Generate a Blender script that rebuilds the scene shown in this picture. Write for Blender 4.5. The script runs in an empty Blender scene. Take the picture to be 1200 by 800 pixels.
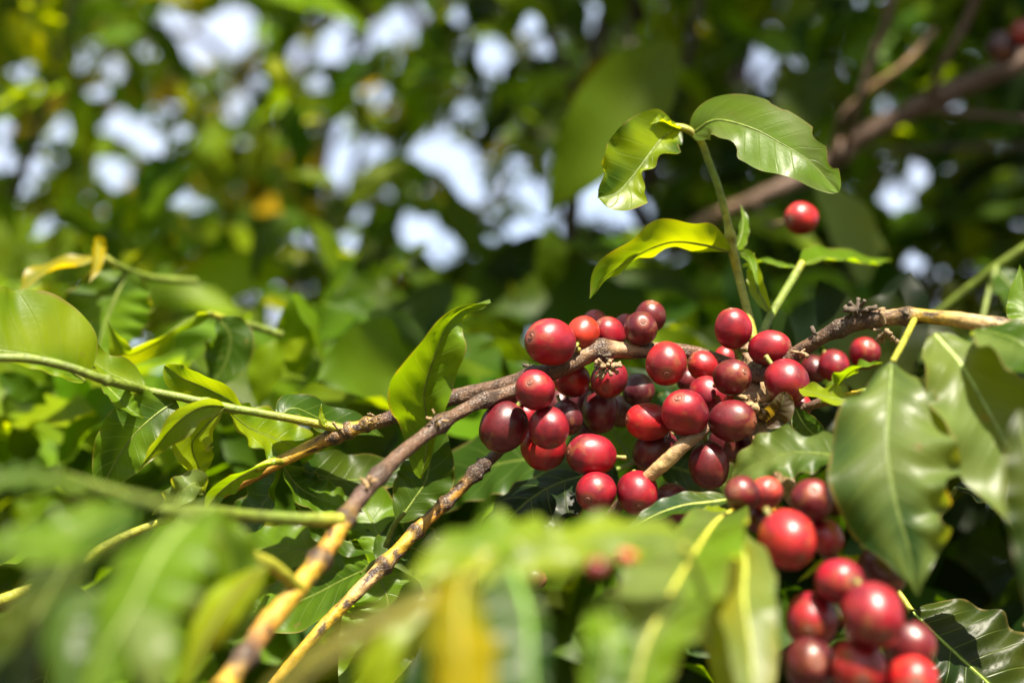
import bpy, math, random
import numpy as np
from mathutils import Vector, Matrix, noise
R = math.radians
random.seed(11)
sc = bpy.context.scene
COL = sc.collection

# ------------------------------------------------------------------ camera
CAMLOC = Vector((0, 0, 1.45))
TILT = R(10)
FOCUS = 0.462
LENS = 50.0
cam_d = bpy.data.cameras.new('camera')
cam_d.lens = LENS
cam_d.sensor_width = 36
cam_d.clip_start = 0.01
cam_d.clip_end = 2000
cam_d.dof.use_dof = True
cam_d.dof.focus_distance = FOCUS
cam_d.dof.aperture_fstop = 4.7
cam = bpy.data.objects.new('camera', cam_d)
cam.location = CAMLOC
cam.rotation_euler = (R(90) + TILT, 0, 0)
COL.objects.link(cam)
sc.camera = cam

RT = Matrix.Rotation(TILT, 3, 'X')
KPX = 36.0 / LENS / 1200.0            # metres per pixel per metre of distance
def D(x, y, z):                        # view-aligned direction (right, away, up) to world
    return RT @ Vector((x, y, z))
def dep(d):                            # stretch the near leaves a little further towards the lens
    return d if d > .40 else d - (.40 - d) * .15
def P(px, py, d):
    d = dep(d)
    return CAMLOC + RT @ Vector(((px - 600) * KPX * d, d, -(py - 400) * KPX * d))

# ------------------------------------------------------------------ light
SUNV = D(0.15, -0.33, 0.93).normalized()      # direction towards the sun
sun_el = math.asin(SUNV.z)
sun_az = math.atan2(SUNV.x, SUNV.y)
w = bpy.data.worlds.new('World')
sc.world = w
w.use_nodes = True
nt = w.node_tree
bg = nt.nodes['Background']
sky = nt.nodes.new('ShaderNodeTexSky')
sky.sky_type = 'NISHITA'
sky.sun_disc = False
sky.sun_elevation = sun_el
sky.sun_rotation = sun_az
sky.air_density = 1.0
sky.dust_density = 2.2
# thin bright cloud over the blue
tcs = nt.nodes.new('ShaderNodeTexCoord'); ncl = nt.nodes.new('ShaderNodeTexNoise')
ncl.inputs['Scale'].default_value = 2.2; ncl.inputs['Detail'].default_value = 6
nt.links.new(tcs.outputs['Generated'], ncl.inputs['Vector'])
mrc = nt.nodes.new('ShaderNodeMapRange'); nt.links.new(ncl.outputs['Fac'], mrc.inputs[0])
mrc.inputs[1].default_value = .32; mrc.inputs[2].default_value = .62; mrc.inputs[3].default_value = .55; mrc.inputs[4].default_value = .95
mxc = nt.nodes.new('ShaderNodeMix'); mxc.data_type = 'RGBA'
nt.links.new(mrc.outputs[0], mxc.inputs[0]); nt.links.new(sky.outputs[0], mxc.inputs[6]); mxc.inputs[7].default_value = (2.9, 3.25, 4.0, 1)
nt.links.new(mxc.outputs[2], bg.inputs[0])
bg.inputs[1].default_value = 0.105
sl = bpy.data.lights.new('sun', 'SUN')
sl.energy = 5.0
sl.angle = R(0.5)
sl.color = (1.0, 0.91, 0.74)
so = bpy.data.objects.new('sun', sl)
so.rotation_euler = SUNV.to_track_quat('Z', 'Y').to_euler()
so.location = (0, -2, 6)
COL.objects.link(so)
sc.view_settings.view_transform = 'Standard'
sc.view_settings.look = 'None'
sc.view_settings.gamma = 1
sc.view_settings.use_curve_mapping = False
sc.view_settings.exposure = 1.8
sc.cycles.use_denoising = True
sc.cycles.max_bounces = 8
sc.cycles.diffuse_bounces = 2
sc.cycles.transmission_bounces = 6
sc.cycles.caustics_reflective = False

# ------------------------------------------------------------------ materials
def newmat(name):
    m = bpy.data.materials.new(name)
    m.use_nodes = True
    n = m.node_tree
    for x in list(n.nodes): n.nodes.remove(x)
    return m, n
def N(n, t, **kw):
    x = n.nodes.new(t)
    for k, v in kw.items():
        if k in x.inputs: x.inputs[k].default_value = v
        else: setattr(x, k, v)
    return x
def math_(n, op, a, b=None):
    x = n.nodes.new('ShaderNodeMath'); x.operation = op
    for i, v in enumerate((a, b)):
        if v is None: continue
        if isinstance(v, (int, float)): x.inputs[i].default_value = v
        else: n.links.new(v, x.inputs[i])
    return x.outputs[0]
def mixc(n, f, a, b, mode='MIX'):
    x = n.nodes.new('ShaderNodeMix'); x.data_type = 'RGBA'; x.blend_type = mode
    for s, v in ((x.inputs[0], f), (x.inputs[6], a), (x.inputs[7], b)):
        if hasattr(v, 'is_linked') or isinstance(v, bpy.types.NodeSocket): n.links.new(v, s)
        elif isinstance(v, (int, float)): s.default_value = v
        else: s.default_value = (*v, 1) if len(v) == 3 else v
    return x.outputs[2]
def ramp(n, v, a, b, lo=0.0, hi=1.0):
    x = n.nodes.new('ShaderNodeMapRange')
    n.links.new(v, x.inputs[0])
    x.inputs[1].default_value = a; x.inputs[2].default_value = b
    x.inputs[3].default_value = lo; x.inputs[4].default_value = hi
    return x.outputs[0]

def leaf_material(name, veins=True, rough=0.38, trans=0.45, nscale=60):
    m, n = newmat(name)
    L = n.links.new
    out = N(n, 'ShaderNodeOutputMaterial')
    at = N(n, 'ShaderNodeAttribute'); at.attribute_name = 'tint'
    geo = N(n, 'ShaderNodeNewGeometry')
    no = N(n, 'ShaderNodeTexNoise', Scale=nscale, Detail=4.0)
    L(geo.outputs['Position'], no.inputs['Vector'])
    col = mixc(n, 1.0, at.outputs['Color'], mixc(n, no.outputs['Fac'], (0.7, 0.72, 0.7), (1.28, 1.22, 1.3)), 'MULTIPLY')
    n9 = N(n, 'ShaderNodeTexNoise', Scale=nscale * .4, Detail=2.0)
    L(geo.outputs['Position'], n9.inputs['Vector'])
    col = mixc(n, ramp(n, n9.outputs['Fac'], .5, .75, 0, .35), col, (0.12, 0.135, 0.006))
    hgt = None
    if veins:
        uv = N(n, 'ShaderNodeUVMap')
        sp = N(n, 'ShaderNodeSeparateXYZ'); L(uv.outputs[0], sp.inputs[0])
        au = math_(n, 'ABSOLUTE', math_(n, 'MULTIPLY', math_(n, 'SUBTRACT', sp.outputs[0], 0.5), 2.0))
        t = sp.outputs[1]
        ph = math_(n, 'MULTIPLY', math_(n, 'SUBTRACT', t, math_(n, 'MULTIPLY', au, 0.16)), 9.0)
        fr = math_(n, 'ABSOLUTE', math_(n, 'SUBTRACT', math_(n, 'FRACT', ph), 0.5))     # 0.5 at the vein
        vein = ramp(n, fr, 0.455, 0.495)
        vein = math_(n, 'MULTIPLY', vein, ramp(n, au, 1.0, 0.55))
        mid = ramp(n, au, 0.05, 0.02)
        v = math_(n, 'MAXIMUM', math_(n, 'MULTIPLY', vein, 0.55), mid)
        col = mixc(n, math_(n, 'MULTIPLY', v, 0.65), col, (0.17, 0.24, 0.05))
        vo = N(n, 'ShaderNodeTexVoronoi', Scale=420.0); vo.feature = 'DISTANCE_TO_EDGE'
        L(geo.outputs['Position'], vo.inputs['Vector'])
        cell = ramp(n, vo.outputs['Distance'], 0.0, 0.18)
        hgt = math_(n, 'ADD', math_(n, 'MULTIPLY', cell, 0.07), math_(n, 'MULTIPLY', v, -1.0))
        # blemishes
        n2 = N(n, 'ShaderNodeTexNoise', Scale=130.0, Detail=3.0)
        L(geo.outputs['Position'], n2.inputs['Vector'])
        bl = ramp(n, n2.outputs['Fac'], 0.70, 0.76, 0, 0.65)
        col = mixc(n, bl, col, (0.16, 0.13, 0.04))
        eg = math_(n, 'MULTIPLY', ramp(n, au, .93, .99), ramp(n, n2.outputs['Fac'], .42, .6))
        col = mixc(n, math_(n, 'MULTIPLY', eg, .8), col, (0.20, 0.15, 0.05))
    p = N(n, 'ShaderNodeBsdfPrincipled')
    p.inputs['Roughness'].default_value = rough
    p.inputs['Specular IOR Level'].default_value = 0.24 if veins else 0.14
    L(ramp(n, no.outputs['Fac'], 0.3, 0.7, rough - 0.07, rough + 0.1), p.inputs['Roughness'])
    L(col, p.inputs['Base Color'])
    tr = N(n, 'ShaderNodeBsdfTranslucent')
    tcol = mixc(n, 1.0, col, (3.7, 3.0, 0.30), 'MULTIPLY')
    tcol.node.clamp_result = True
    L(tcol, tr.inputs['Color'])
    if hgt is not None:
        b = N(n, 'ShaderNodeBump', Strength=0.4, Distance=0.0005)
        L(hgt, b.inputs['Height']); L(b.outputs[0], p.inputs['Normal'])
    mx = N(n, 'ShaderNodeMixShader'); mx.inputs[0].default_value = trans
    L(p.outputs[0], mx.inputs[1]); L(tr.outputs[0], mx.inputs[2])
    L(mx.outputs[0], out.inputs[0])
    return m

def stem_material():
    m, n = newmat('stem_bark'); L = n.links.new
    out = N(n, 'ShaderNodeOutputMaterial')
    at = N(n, 'ShaderNodeAttribute'); at.attribute_name = 'tint'
    geo = N(n, 'ShaderNodeNewGeometry')
    a = N(n, 'ShaderNodeTexNoise', Scale=320.0, Detail=6.0, Roughness=0.65)
    L(geo.outputs['Position'], a.inputs['Vector'])
    b2 = N(n, 'ShaderNodeTexNoise', Scale=1500.0, Detail=3.0)
    L(geo.outputs['Position'], b2.inputs['Vector'])
    col = mixc(n, 1.0, at.outputs['Color'], mixc(n, ramp(n, a.outputs['Fac'], .3, .7), (0.55, 0.5, 0.45), (1.45, 1.4, 1.35)), 'MULTIPLY')
    p = N(n, 'ShaderNodeBsdfPrincipled', Roughness=0.5)
    L(col, p.inputs['Base Color'])
    vc = N(n, 'ShaderNodeTexVoronoi', Scale=900.0); vc.feature = 'DISTANCE_TO_EDGE'
    wp = mixc(n, .35, geo.outputs['Position'], a.outputs['Color'])
    L(geo.outputs['Position'], vc.inputs['Vector'])
    crack = ramp(n, vc.outputs['Distance'], .0, .09)
    lum = N(n, 'ShaderNodeSeparateColor'); L(at.outputs['Color'], lum.inputs[0])
    barky = ramp(n, lum.outputs[1], .16, .10)            # only the brown wood is cracked
    ck = math_(n, 'MULTIPLY', math_(n, 'SUBTRACT', 1.0, crack), barky)
    col = mixc(n, math_(n, 'MULTIPLY', ck, .35), col, (.04, .022, .014))
    lich = math_(n, 'MULTIPLY', ramp(n, b2.outputs['Fac'], .58, .66), barky)
    col = mixc(n, math_(n, 'MULTIPLY', lich, .5), col, (.26, .20, .13))
    L(col, p.inputs['Base Color'])
    h = math_(n, 'SUBTRACT', math_(n, 'ADD', a.outputs['Fac'], math_(n, 'MULTIPLY', b2.outputs['Fac'], 0.4)), math_(n, 'MULTIPLY', ck, .4))
    b = N(n, 'ShaderNodeBump', Strength=0.8, Distance=0.0006)
    L(h, b.inputs['Height']); L(b.outputs[0], p.inputs['Normal'])
    L(p.outputs[0], out.inputs[0])
    return m

def cherry_material():
    m, n = newmat('cherry_skin'); L = n.links.new
    out = N(n, 'ShaderNodeOutputMaterial')
    oi = N(n, 'ShaderNodeObjectInfo')
    tc = N(n, 'ShaderNodeTexCoord')
    off = N(n, 'ShaderNodeVectorMath'); off.operation = 'ADD'
    L(tc.outputs['Object'], off.inputs[0])
    cmb = N(n, 'ShaderNodeCombineXYZ')
    L(math_(n, 'MULTIPLY', oi.outputs['Random'], 37.0), cmb.inputs[0])
    L(math_(n, 'MULTIPLY', oi.outputs['Random'], 11.0), cmb.inputs[1])
    L(cmb.outputs[0], off.inputs[1])
    no = N(n, 'ShaderNodeTexNoise', Scale=0.9, Detail=3.0, Roughness=0.6); L(off.outputs[0], no.inputs['Vector'])
    f = ramp(n, no.outputs['Fac'], 0.36, 0.64)
    col = mixc(n, 1.0, oi.outputs['Color'], mixc(n, f, (0.45, 0.5, 0.8), (1.35, 1.25, 1.0)), 'MULTIPLY')
    # fine mottling
    n3 = N(n, 'ShaderNodeTexNoise', Scale=14.0, Detail=5.0, Roughness=0.7); L(off.outputs[0], n3.inputs['Vector'])
    col = mixc(n, ramp(n, n3.outputs['Fac'], .35, .7, 0, .38), col, (0.20, 0.018, 0.022))
    # pale flecks
    vo = N(n, 'ShaderNodeTexVoronoi', Scale=7.0); L(off.outputs[0], vo.inputs['Vector'])
    col = mixc(n, ramp(n, vo.outputs['Distance'], 0.06, 0.03, 0, 0.4), col, (0.30, 0.15, 0.07))
    n7 = N(n, 'ShaderNodeTexNoise', Scale=2.4, Detail=6.0, Roughness=0.7); L(off.outputs[0], n7.inputs['Vector'])
    col = mixc(n, ramp(n, n7.outputs['Fac'], .5, .72, 0, .13), col, (0.25, 0.06, 0.06))      # waxy bloom
    # corky scar near the tip on some cherries
    sp = N(n, 'ShaderNodeSeparateXYZ'); L(tc.outputs['Object'], sp.inputs[0])
    n4 = N(n, 'ShaderNodeTexNoise', Scale=1.6, Detail=4.0); L(off.outputs[0], n4.inputs['Vector'])
    sc_ = math_(n, 'MULTIPLY', ramp(n, n4.outputs['Fac'], .56, .62), ramp(n, sp.outputs[2], .1, .7))
    col = mixc(n, math_(n, 'MULTIPLY', sc_, 0.3), col, (0.26, 0.12, 0.04))
    tip = ramp(n, sp.outputs[2], 0.90, 0.965, 0, 0.4)
    col = mixc(n, tip, col, (0.29, 0.09, 0.04))
    p = N(n, 'ShaderNodeBsdfPrincipled')
    L(col, p.inputs['Base Color'])
    L(ramp(n, n3.outputs['Fac'], .3, .7, .32, .46), p.inputs['Roughness'])
    p.inputs['Coat Weight'].default_value = 0.15
    p.inputs['Coat Roughness'].default_value = 0.30
    p.inputs['Subsurface Weight'].default_value = 0.12
    p.inputs['Subsurface Radius'].default_value = (1.0, 0.15, 0.08)
    p.inputs['Subsurface Scale'].default_value = 0.002
    b = N(n, 'ShaderNodeBump', Strength=0.12, Distance=0.0004)
    n5 = N(n, 'ShaderNodeTexNoise', Scale=26.0, Detail=3.0); L(off.outputs[0], n5.inputs['Vector'])
    L(n5.outputs['Fac'], b.inputs['Height']); L(b.outputs[0], p.inputs['Normal'])
    L(p.outputs[0], out.inputs[0])
    return m

def plain(name, c, rough=0.6, scale=200.0, bump=0.5, trans=0.0):
    m, n = newmat(name); L = n.links.new
    out = N(n, 'ShaderNodeOutputMaterial')
    geo = N(n, 'ShaderNodeNewGeometry')
    a = N(n, 'ShaderNodeTexNoise', Scale=scale, Detail=5.0); L(geo.outputs['Position'], a.inputs['Vector'])
    col = mixc(n, ramp(n, a.outputs['Fac'], .3, .7), tuple(x * .55 for x in c), tuple(min(1, x * 1.5) for x in c))
    p = N(n, 'ShaderNodeBsdfPrincipled', Roughness=rough)
    L(col, p.inputs['Base Color'])
    b = N(n, 'ShaderNodeBump', Strength=bump, Distance=0.12 / scale)
    L(a.outputs['Fac'], b.inputs['Height']); L(b.outputs[0], p.inputs['Normal'])
    L(p.outputs[0], out.inputs[0])
    return m

M_LEAF = leaf_material('coffee_leaf_blade')
M_CROWN = leaf_material('crown_leaves', veins=False, rough=0.46, trans=0.50, nscale=25)
M_STEM = stem_material()
M_CHERRY = cherry_material()
M_NAVEL = plain('cherry_navel', (0.17, 0.055, 0.035), 0.5, 1500)
M_STALK = plain('fruit_stalk', (0.22, 0.26, 0.05), 0.5, 900)
M_DRY = plain('dried_flower', (0.22, 0.15, 0.08), 0.85, 1200, 0.8)
M_BRACT = plain('dry_bract', (0.07, 0.05, 0.035), 0.85, 900, 0.8)
M_CORK = plain('corky_bark', (0.26, 0.17, 0.08), 0.85, 380, 1.0)
M_TRUNK = plain('trunk_bark', (0.16, 0.10, 0.06), 0.85, 60, 1.0)
M_SOIL = plain('soil', (0.07, 0.045, 0.03), 0.95, 9, 1.0)

# ------------------------------------------------------------------ helpers
def mesh_obj(name, verts, faces, mat, parent=None, tint=None, uvs=None, smooth=True):
    me = bpy.data.meshes.new(name)
    off = parent.location if (parent is not None and parent.get('_abs', 1)) else Vector((0, 0, 0))
    par = parent
    while par is not None and par.parent is not None:      # parts of parts: roots carry the only offset
        par = par.parent
    off = par.location if par is not None else Vector((0, 0, 0))
    me.from_pydata([tuple(Vector(v) - off) for v in verts], [], faces)
    if tint is not None:
        at = me.color_attributes.new('tint', 'FLOAT_COLOR', 'POINT')
        arr = np.ones((len(verts), 4), dtype=np.float32)
        t = np.asarray(tint, dtype=np.float32)
        arr[:, :3] = t if t.ndim == 2 else t[None, :]
        at.data.foreach_set('color', arr.ravel())
    if uvs is not None:
        ul = me.uv_layers.new(name='UVMap')
        li = np.zeros(len(me.loops), dtype=np.int32)
        me.loops.foreach_get('vertex_index', li)
        ul.data.foreach_set('uv', np.asarray(uvs, dtype=np.float32)[li].ravel())
    me.materials.append(mat)
    if smooth:
        me.polygons.foreach_set('use_smooth', [True] * len(me.polygons))
    me.update()
    o = bpy.data.objects.new(name, me)
    COL.objects.link(o)
    if parent is not None: o.parent = parent
    return o
def thing(name, loc, label, cat, group=None, rot=None):
    o = bpy.data.objects.new(name, None)
    o.empty_display_size = 0.01
    o.location = loc
    if rot is not None:
        o.rotation_mode = 'QUATERNION'; o.rotation_quaternion = rot
    COL.objects.link(o)
    o['label'] = label; o['category'] = cat
    if group: o['group'] = group
    return o

def catmull(pts, n):
    """pts: list of equal-length tuples -> n samples on a Catmull-Rom spline."""
    A = np.array(pts, dtype=float)
    if len(A) == 2:
        s = np.linspace(0, 1, n)[:, None]
        return A[0] * (1 - s) + A[1] * s
    A = np.vstack([2 * A[0] - A[1], A, 2 * A[-1] - A[-2]])
    k = len(A) - 3
    out = []
    for s in np.linspace(0, k - 1e-6, n):
        i = int(s); f = s - i
        p0, p1, p2, p3 = A[i], A[i + 1], A[i + 2], A[i + 3]
        out.append(0.5 * ((2 * p1) + (-p0 + p2) * f + (2 * p0 - 5 * p1 + 4 * p2 - p3) * f * f + (-p0 + 3 * p1 - 3 * p2 + p3) * f ** 3))
    return np.array(out)

CC = dict(brown=(0.110, 0.060, 0.036), dark=(0.035, 0.020, 0.014), yellow=(0.37, 0.235, 0.020), tan=(0.25, 0.155, 0.085),
          green=(0.12, 0.17, 0.016), ygreen=(0.23, 0.24, 0.018), orange=(0.34, 0.175, 0.022), pale=(0.40, 0.28, 0.13), cork=(0.22, 0.14, 0.075))
def tube_data(pts, rough=0.10, nodes=(), seed=0, nc=14, step=None, dark_nodes=True, patch=0.0):
    """pts: (px,py,d,r_px,colour)."""
    W = [(*P(a, b, c), r * KPX * dep(c), *CC[k]) for a, b, c, r, k in pts]
    return tube_world(W, rough, nodes, seed, nc, step, dark_nodes, patch)
def tube_world(W, rough=0.1, nodes=(), seed=0, nc=14, step=None, dark_nodes=True, patch=0.0):
    L = sum((Vector(W[i + 1][:3]) - Vector(W[i][:3])).length for i in range(len(W) - 1))
    rmean = sum(q[3] for q in W) / len(W)
    n = max(6, min(400, int(L / (step or rmean * 0.35))))
    S = catmull(W, n)
    V, F, T = [], [], []
    up = Vector((0.3, 0.2, 1)).normalized()
    prev = None
    for i in range(n):
        c = Vector(S[i][:3])
        t = (Vector(S[min(i + 1, n - 1)][:3]) - Vector(S[max(i - 1, 0)][:3])).normalized()
        if prev is None:
            a = t.cross(up).normalized()
        else:
            a = (prev - t * prev.dot(t)).normalized()
        prev = a
        b = t.cross(a)
        s = i / (n - 1)
        r = max(S[i][3], 1e-5)
        swell, dk = 0.0, 0.0
        for nd in nodes:
            q = (s - nd) * L / max(rmean, 1e-6)
            swell += 0.38 * math.exp(-(q / 1.1) ** 2)
            dk = max(dk, math.exp(-((q - .4) / 1.3) ** 2))
        for j in range(nc):
            an = 2 * math.pi * j / nc
            d = a * math.cos(an) + b * math.sin(an)
            pz = Vector((d.x * 1.5, d.y * 1.5, d.z * 1.5 + 0)) + Vector((seed * 7.1, s * L / max(rmean, 1e-6) * 0.45, 0))
            nz = noise.noise(pz) + 0.5 * noise.noise(pz * 3.1)
            rr = r * (1 + rough * nz + swell * (1 + .5 * noise.noise(pz * 2 + Vector((5, 5, 5)))))
            V.append(c + d * rr)
            col = np.array(S[i][4:7])
            m = 0.0
            if patch:
                m = min(1, max(0, (noise.noise(pz * 0.9 + Vector((9, 3, 1))) - (0.32 - patch)) * 6))
            if dark_nodes:
                m = max(m, min(1.0, dk * (1 + .9 * noise.noise(pz * 2.3))) if dk > .15 else 0)
            col = col * (1 - m) + np.array(CC['dark']) * 1.3 * m
            T.append(np.clip(col, 0.005, .9))
    for i in range(n - 1):
        for j in range(nc):
            k = (j + 1) % nc
            F.append((i * nc + j, i * nc + k, (i + 1) * nc + k, (i + 1) * nc + j))
    V.append(Vector(S[0][:3])); T.append(T[0]); V.append(Vector(S[-1][:3])); T.append(T[-2])
    a0, a1 = len(V) - 2, len(V) - 1
    for j in range(nc):
        k = (j + 1) % nc
        F.append((a0, k, j)); F.append((a1, (n - 1) * nc + j, (n - 1) * nc + k))
    return V, F, T
def stem(root, pts, name='stem', mat=None, **kw):
    V, F, T = tube_data(pts, **kw)
    return mesh_obj(name, V, F, mat or M_STEM, root, tint=T)

GREENS = dict(mid=(0.030, 0.070, 0.003), deep=(0.012, 0.031, 0.003), dark=(0.006, 0.015, 0.003), young=(0.084, 0.160, 0.005),
              lime=(0.160, 0.225, 0.003), yellow=(0.25, 0.205, 0.001), olive=(0.055, 0.055, 0.008), blue=(0.022, 0.060, 0.015),
              pale=(0.105, 0.155, 0.035), gold=(0.105, 0.088, 0.002), ygr=(0.14, 0.145, 0.004))
def leafshape(t, kind=0):
    if kind == 0:      # elliptic with drawn-out tip
        v = math.sin(math.pi * t ** 0.86) ** 0.85 if 0 < t < 1 else 0
        tip = 1 - 0.55 * max(0, (t - .78) / .22) ** 1.2
        return v * tip
    if kind == 1:      # broad oval
        return max(0, math.sin(math.pi * t ** .95)) ** 0.6 if 0 < t < 1 else 0
    if kind == 2:      # narrow lance
        return max(0, math.sin(math.pi * t ** 0.75)) ** 1.15 if 0 < t < 1 else 0
def leaf(root, mid, w, face, tint='mid', cup=0.15, ruffle=0.06, rf=5.0, shape=0, bites=(), quilt=0.012,
         wl=1.0, wr=1.0, rib='green', ribw=1.3, twist=0.0, tint2=None, seed=None, edge=None, label=None, nt=56, nu=9):
    """mid: base->tip [(px,py,d)], w: half width in px at the middle's distance, face: blade normal (right, away, up)."""
    seed = seed if seed is not None else random.randint(0, 9999)
    rs = random.Random(seed)
    pts = [tuple(P(*q)) for q in mid]
    S = catmull(pts, nt + 1)
    dm = sum(dep(q[2]) for q in mid) / len(mid)
    W = w * KPX * dm
    n0 = D(*face).normalized()
    V, F, UV, T = [], [], [], []
    c1 = np.array(GREENS[tint] if isinstance(tint, str) else tint)
    c2 = np.array(GREENS[tint2] if tint2 else c1)
    ph1, ph2 = rs.random() * 6, rs.random() * 6
    cols = 2 * nu + 1
    mids = []
    for i in range(nt + 1):
        t = i / nt
        c = Vector(S[i])
        tg = (Vector(S[min(i + 1, nt)]) - Vector(S[max(i - 1, 0)])).normalized()
        nn = (n0 - tg * n0.dot(tg)).normalized()
        if twist:
            nn = Matrix.Rotation(twist * (t - .3), 3, tg) @ nn
        sd = tg.cross(nn).normalized()
        mids.append((c, nn, tg))
        for j in range(cols):
            u = (j - nu) / nu
            au = abs(u)
            ww = leafshape(t, shape) * W * (wl if u < 0 else wr)
            for (bt, bs, bw, bd) in bites:        # bitten margin: position, side, width, depth
                if bs * u > 0 or bs == 0:
                    q = abs(t - bt) / bw
                    if q < 1: ww *= 1 - bd * (1 - q * q) ** .5 * (0.86 + .14 * math.sin(37 * t))
            wig = 1 + 0.035 * noise.noise(Vector((t * 9, seed, 1 if u > 0 else -1)))
            x = u * ww * wig
            z = cup * W * (au ** 1.6) * min(1, leafshape(t, shape) + .2)
            ph = ph1 if u > 0 else ph2
            z += ruffle * W * 2 * (au ** 1.8) * math.sin(2 * math.pi * rf * t * (1 + .2 * math.sin(3 * t + ph)) + ph) * math.sin(math.pi * min(1, t * 1.02)) ** .5
            z -= quilt * W * 2 * math.sin(math.pi * min(1, au * 1.1)) * (abs(math.sin(math.pi * (9 * (t - .16 * au) + .5))) ** .5 * -1)
            if edge: z += edge * W * max(0, au - .55) ** 2 * 6 * (1 if u > 0 else .6)
            v = c + sd * x + nn * z
            V.append(v); UV.append((0.5 + u * .5, t))
            k = min(1, max(0, noise.noise(Vector((t * 2.5 + seed, u * 1.3, seed * .3))) * 1.4 + .5)) if tint2 else 0
            T.append(c1 * (1 - k) + c2 * k)
    for i in range(nt):
        for j in range(cols - 1):
            a = i * cols + j
            F.append((a, a + 1, a + cols + 1, a + cols))
    lo = mesh_obj('leaf', V, F, M_LEAF, root, tint=T, uvs=UV)
    if label: lo['label'] = label
    # midrib: a raised cord that sinks towards the tip
    rc = CC[rib] if isinstance(rib, str) else rib
    rw = ribw * KPX * dm
    pts2 = []
    for i in range(0, nt + 1, 4):
        c, nn, tg = mids[i]
        t = i / nt
        pts2.append((*(c - nn * rw * 0.15), max(rw * (1 - t * .85), 2e-5), *rc))
    Vr, Fr, Tr = tube_world(pts2, rough=0.02, nc=8, step=dm * KPX * 5, dark_nodes=False)
    mesh_obj('midrib', Vr, Fr, M_STEM, lo, tint=Tr)
    return lo

def shoot(name, base, label, cat, group=None):
    return thing(name, P(*base), label, cat, group)

# ------------------------------------------------------------------ setting
gv = []
def ground():
    V, F = [], []
    n = 60
    for i in range(n + 1):
        for j in range(n + 1):
            x = (i / n - .5); y = (j / n - .5)
            X = math.copysign(abs(x * 2) ** 2.6, x) * 400; Y = math.copysign(abs(y * 2) ** 2.6, y) * 400 + 2
            V.append((X, Y, 0.05 * noise.noise(Vector((X * .8, Y * .8, 0)))))
    for i in range(n):
        for j in range(n):
            a = i * (n + 1) + j
            F.append((a, a + n + 1, a + n + 2, a + 1))
    o = mesh_obj('ground', V, F, M_SOIL)
    o['kind'] = 'structure'
ground()
CANOPY_N = 90

# ------------------------------------------------------------------ branches
DM = 0.468
main = thing('coffee_branch', P(1230, 392, .40), 'long knobbly brown coffee branch crossing the cherry cluster, yellow at both ends', 'branch')
stem(main, [(1230, 392, .425, 10, 'pale'), (1150, 378, .435, 9.5, 'pale'), (1085, 371, .445, 8.5, 'yellow'), (1040, 372, .450, 9, 'tan'), (1005, 378, .455, 9, 'brown'),
            (965, 394, .460, 8.5, 'brown'), (930, 417, .466, 9, 'brown'), (890, 440, .473, 10, 'brown'), (845, 424, .478, 9, 'brown'), (800, 411, .478, 8.5, 'brown'),
            (745, 411, .472, 9.5, 'tan'), (697, 412, .468, 11, 'tan'), (655, 432, .466, 10.5, 'brown'), (600, 449, .468, 10, 'brown'),
            (545, 463, .470, 9.5, 'brown'), (490, 477, .470, 9.5, 'brown'), (450, 492, .470, 8, 'brown'), (425, 499, .470, 7.5, 'yellow'), (396, 509, .470, 8.5, 'orange'),
            (350, 530, .470, 7.5, 'yellow'), (300, 556, .468, 7, 'orange'), (250, 582, .466, 6.5, 'yellow')],
     rough=.13, nodes=(.115, .165, .215, .30, .515, .60, .735, .80, .838, .86), seed=1, nc=18, step=.0007, patch=.12)

def lumps(root, c, n, r, size, name, mat, seed):
    """ragged tuft of dry, star-shaped flower remains."""
    rs = random.Random(seed)
    V, F = [], []
    for k in range(n):
        d = Vector((rs.gauss(0, 1), rs.gauss(0, 1), rs.gauss(0, 1))).normalized()
        b = c + d * r * rs.random() * .8
        ln = size * rs.uniform(.6, 1.4)
        a = d.orthogonal().normalized(); e = d.cross(a)
        rr = ln * rs.uniform(.16, .3)
        base = len(V)
        for (s, q) in ((0, .6), (.35, 1.0), (.7, .7), (.95, 1.0), (1.0, .3)):
            for j in range(7):
                an = j * 2 * math.pi / 7
                q2 = q * rs.uniform(.7, 1.25)
                V.append(b + d * ln * s + (a * math.cos(an) + e * math.sin(an)) * rr * q2)
        for s in range(4):
            for j in range(7):
                F.append((base + s * 7 + j, base + s * 7 + (j + 1) % 7, base + (s + 1) * 7 + (j + 1) % 7, base + (s + 1) * 7 + j))
        F.append(tuple(base + 28 + j for j in range(7)))
    return mesh_obj(name, V, F, mat, root)
lumps(main, P(1005, 364, .453), 16, .0035, .0042, 'dried_flower_tuft', M_BRACT, 3)
lumps(main, P(1037, 386, .449), 12, .0022, .0040, 'dried_flower_tuft', M_DRY, 4)
lumps(main, P(712, 430, .458), 20, .0022, .0028, 'dried_flower_tuft', M_DRY, 5)
lumps(main, P(704, 418, .460), 10, .0022, .0025, 'dried_flower_tuft', M_BRACT, 15)
lumps(main, P(938, 413, .459), 7, .0012, .0022, 'dried_flower_tuft', M_DRY, 6)
lumps(main, P(955, 392, .459), 6, .0012, .0024, 'dried_flower_tuft', M_BRACT, 7)
lumps(main, P(622, 430, .466), 6, .0010, .0022, 'dried_flower_tuft', M_BRACT, 8)
lumps(main, P(396, 502, .467), 8, .0012, .0018, 'dried_flower_tuft', M_DRY, 9)
lumps(main, P(440, 488, .467), 8, .0018, .0014, 'dried_flower_tuft', M_DRY, 10)
lumps(main, P(1058, 365, .445), 5, .0012, .0014, 'dried_flower_tuft', M_BRACT, 12)

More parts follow.
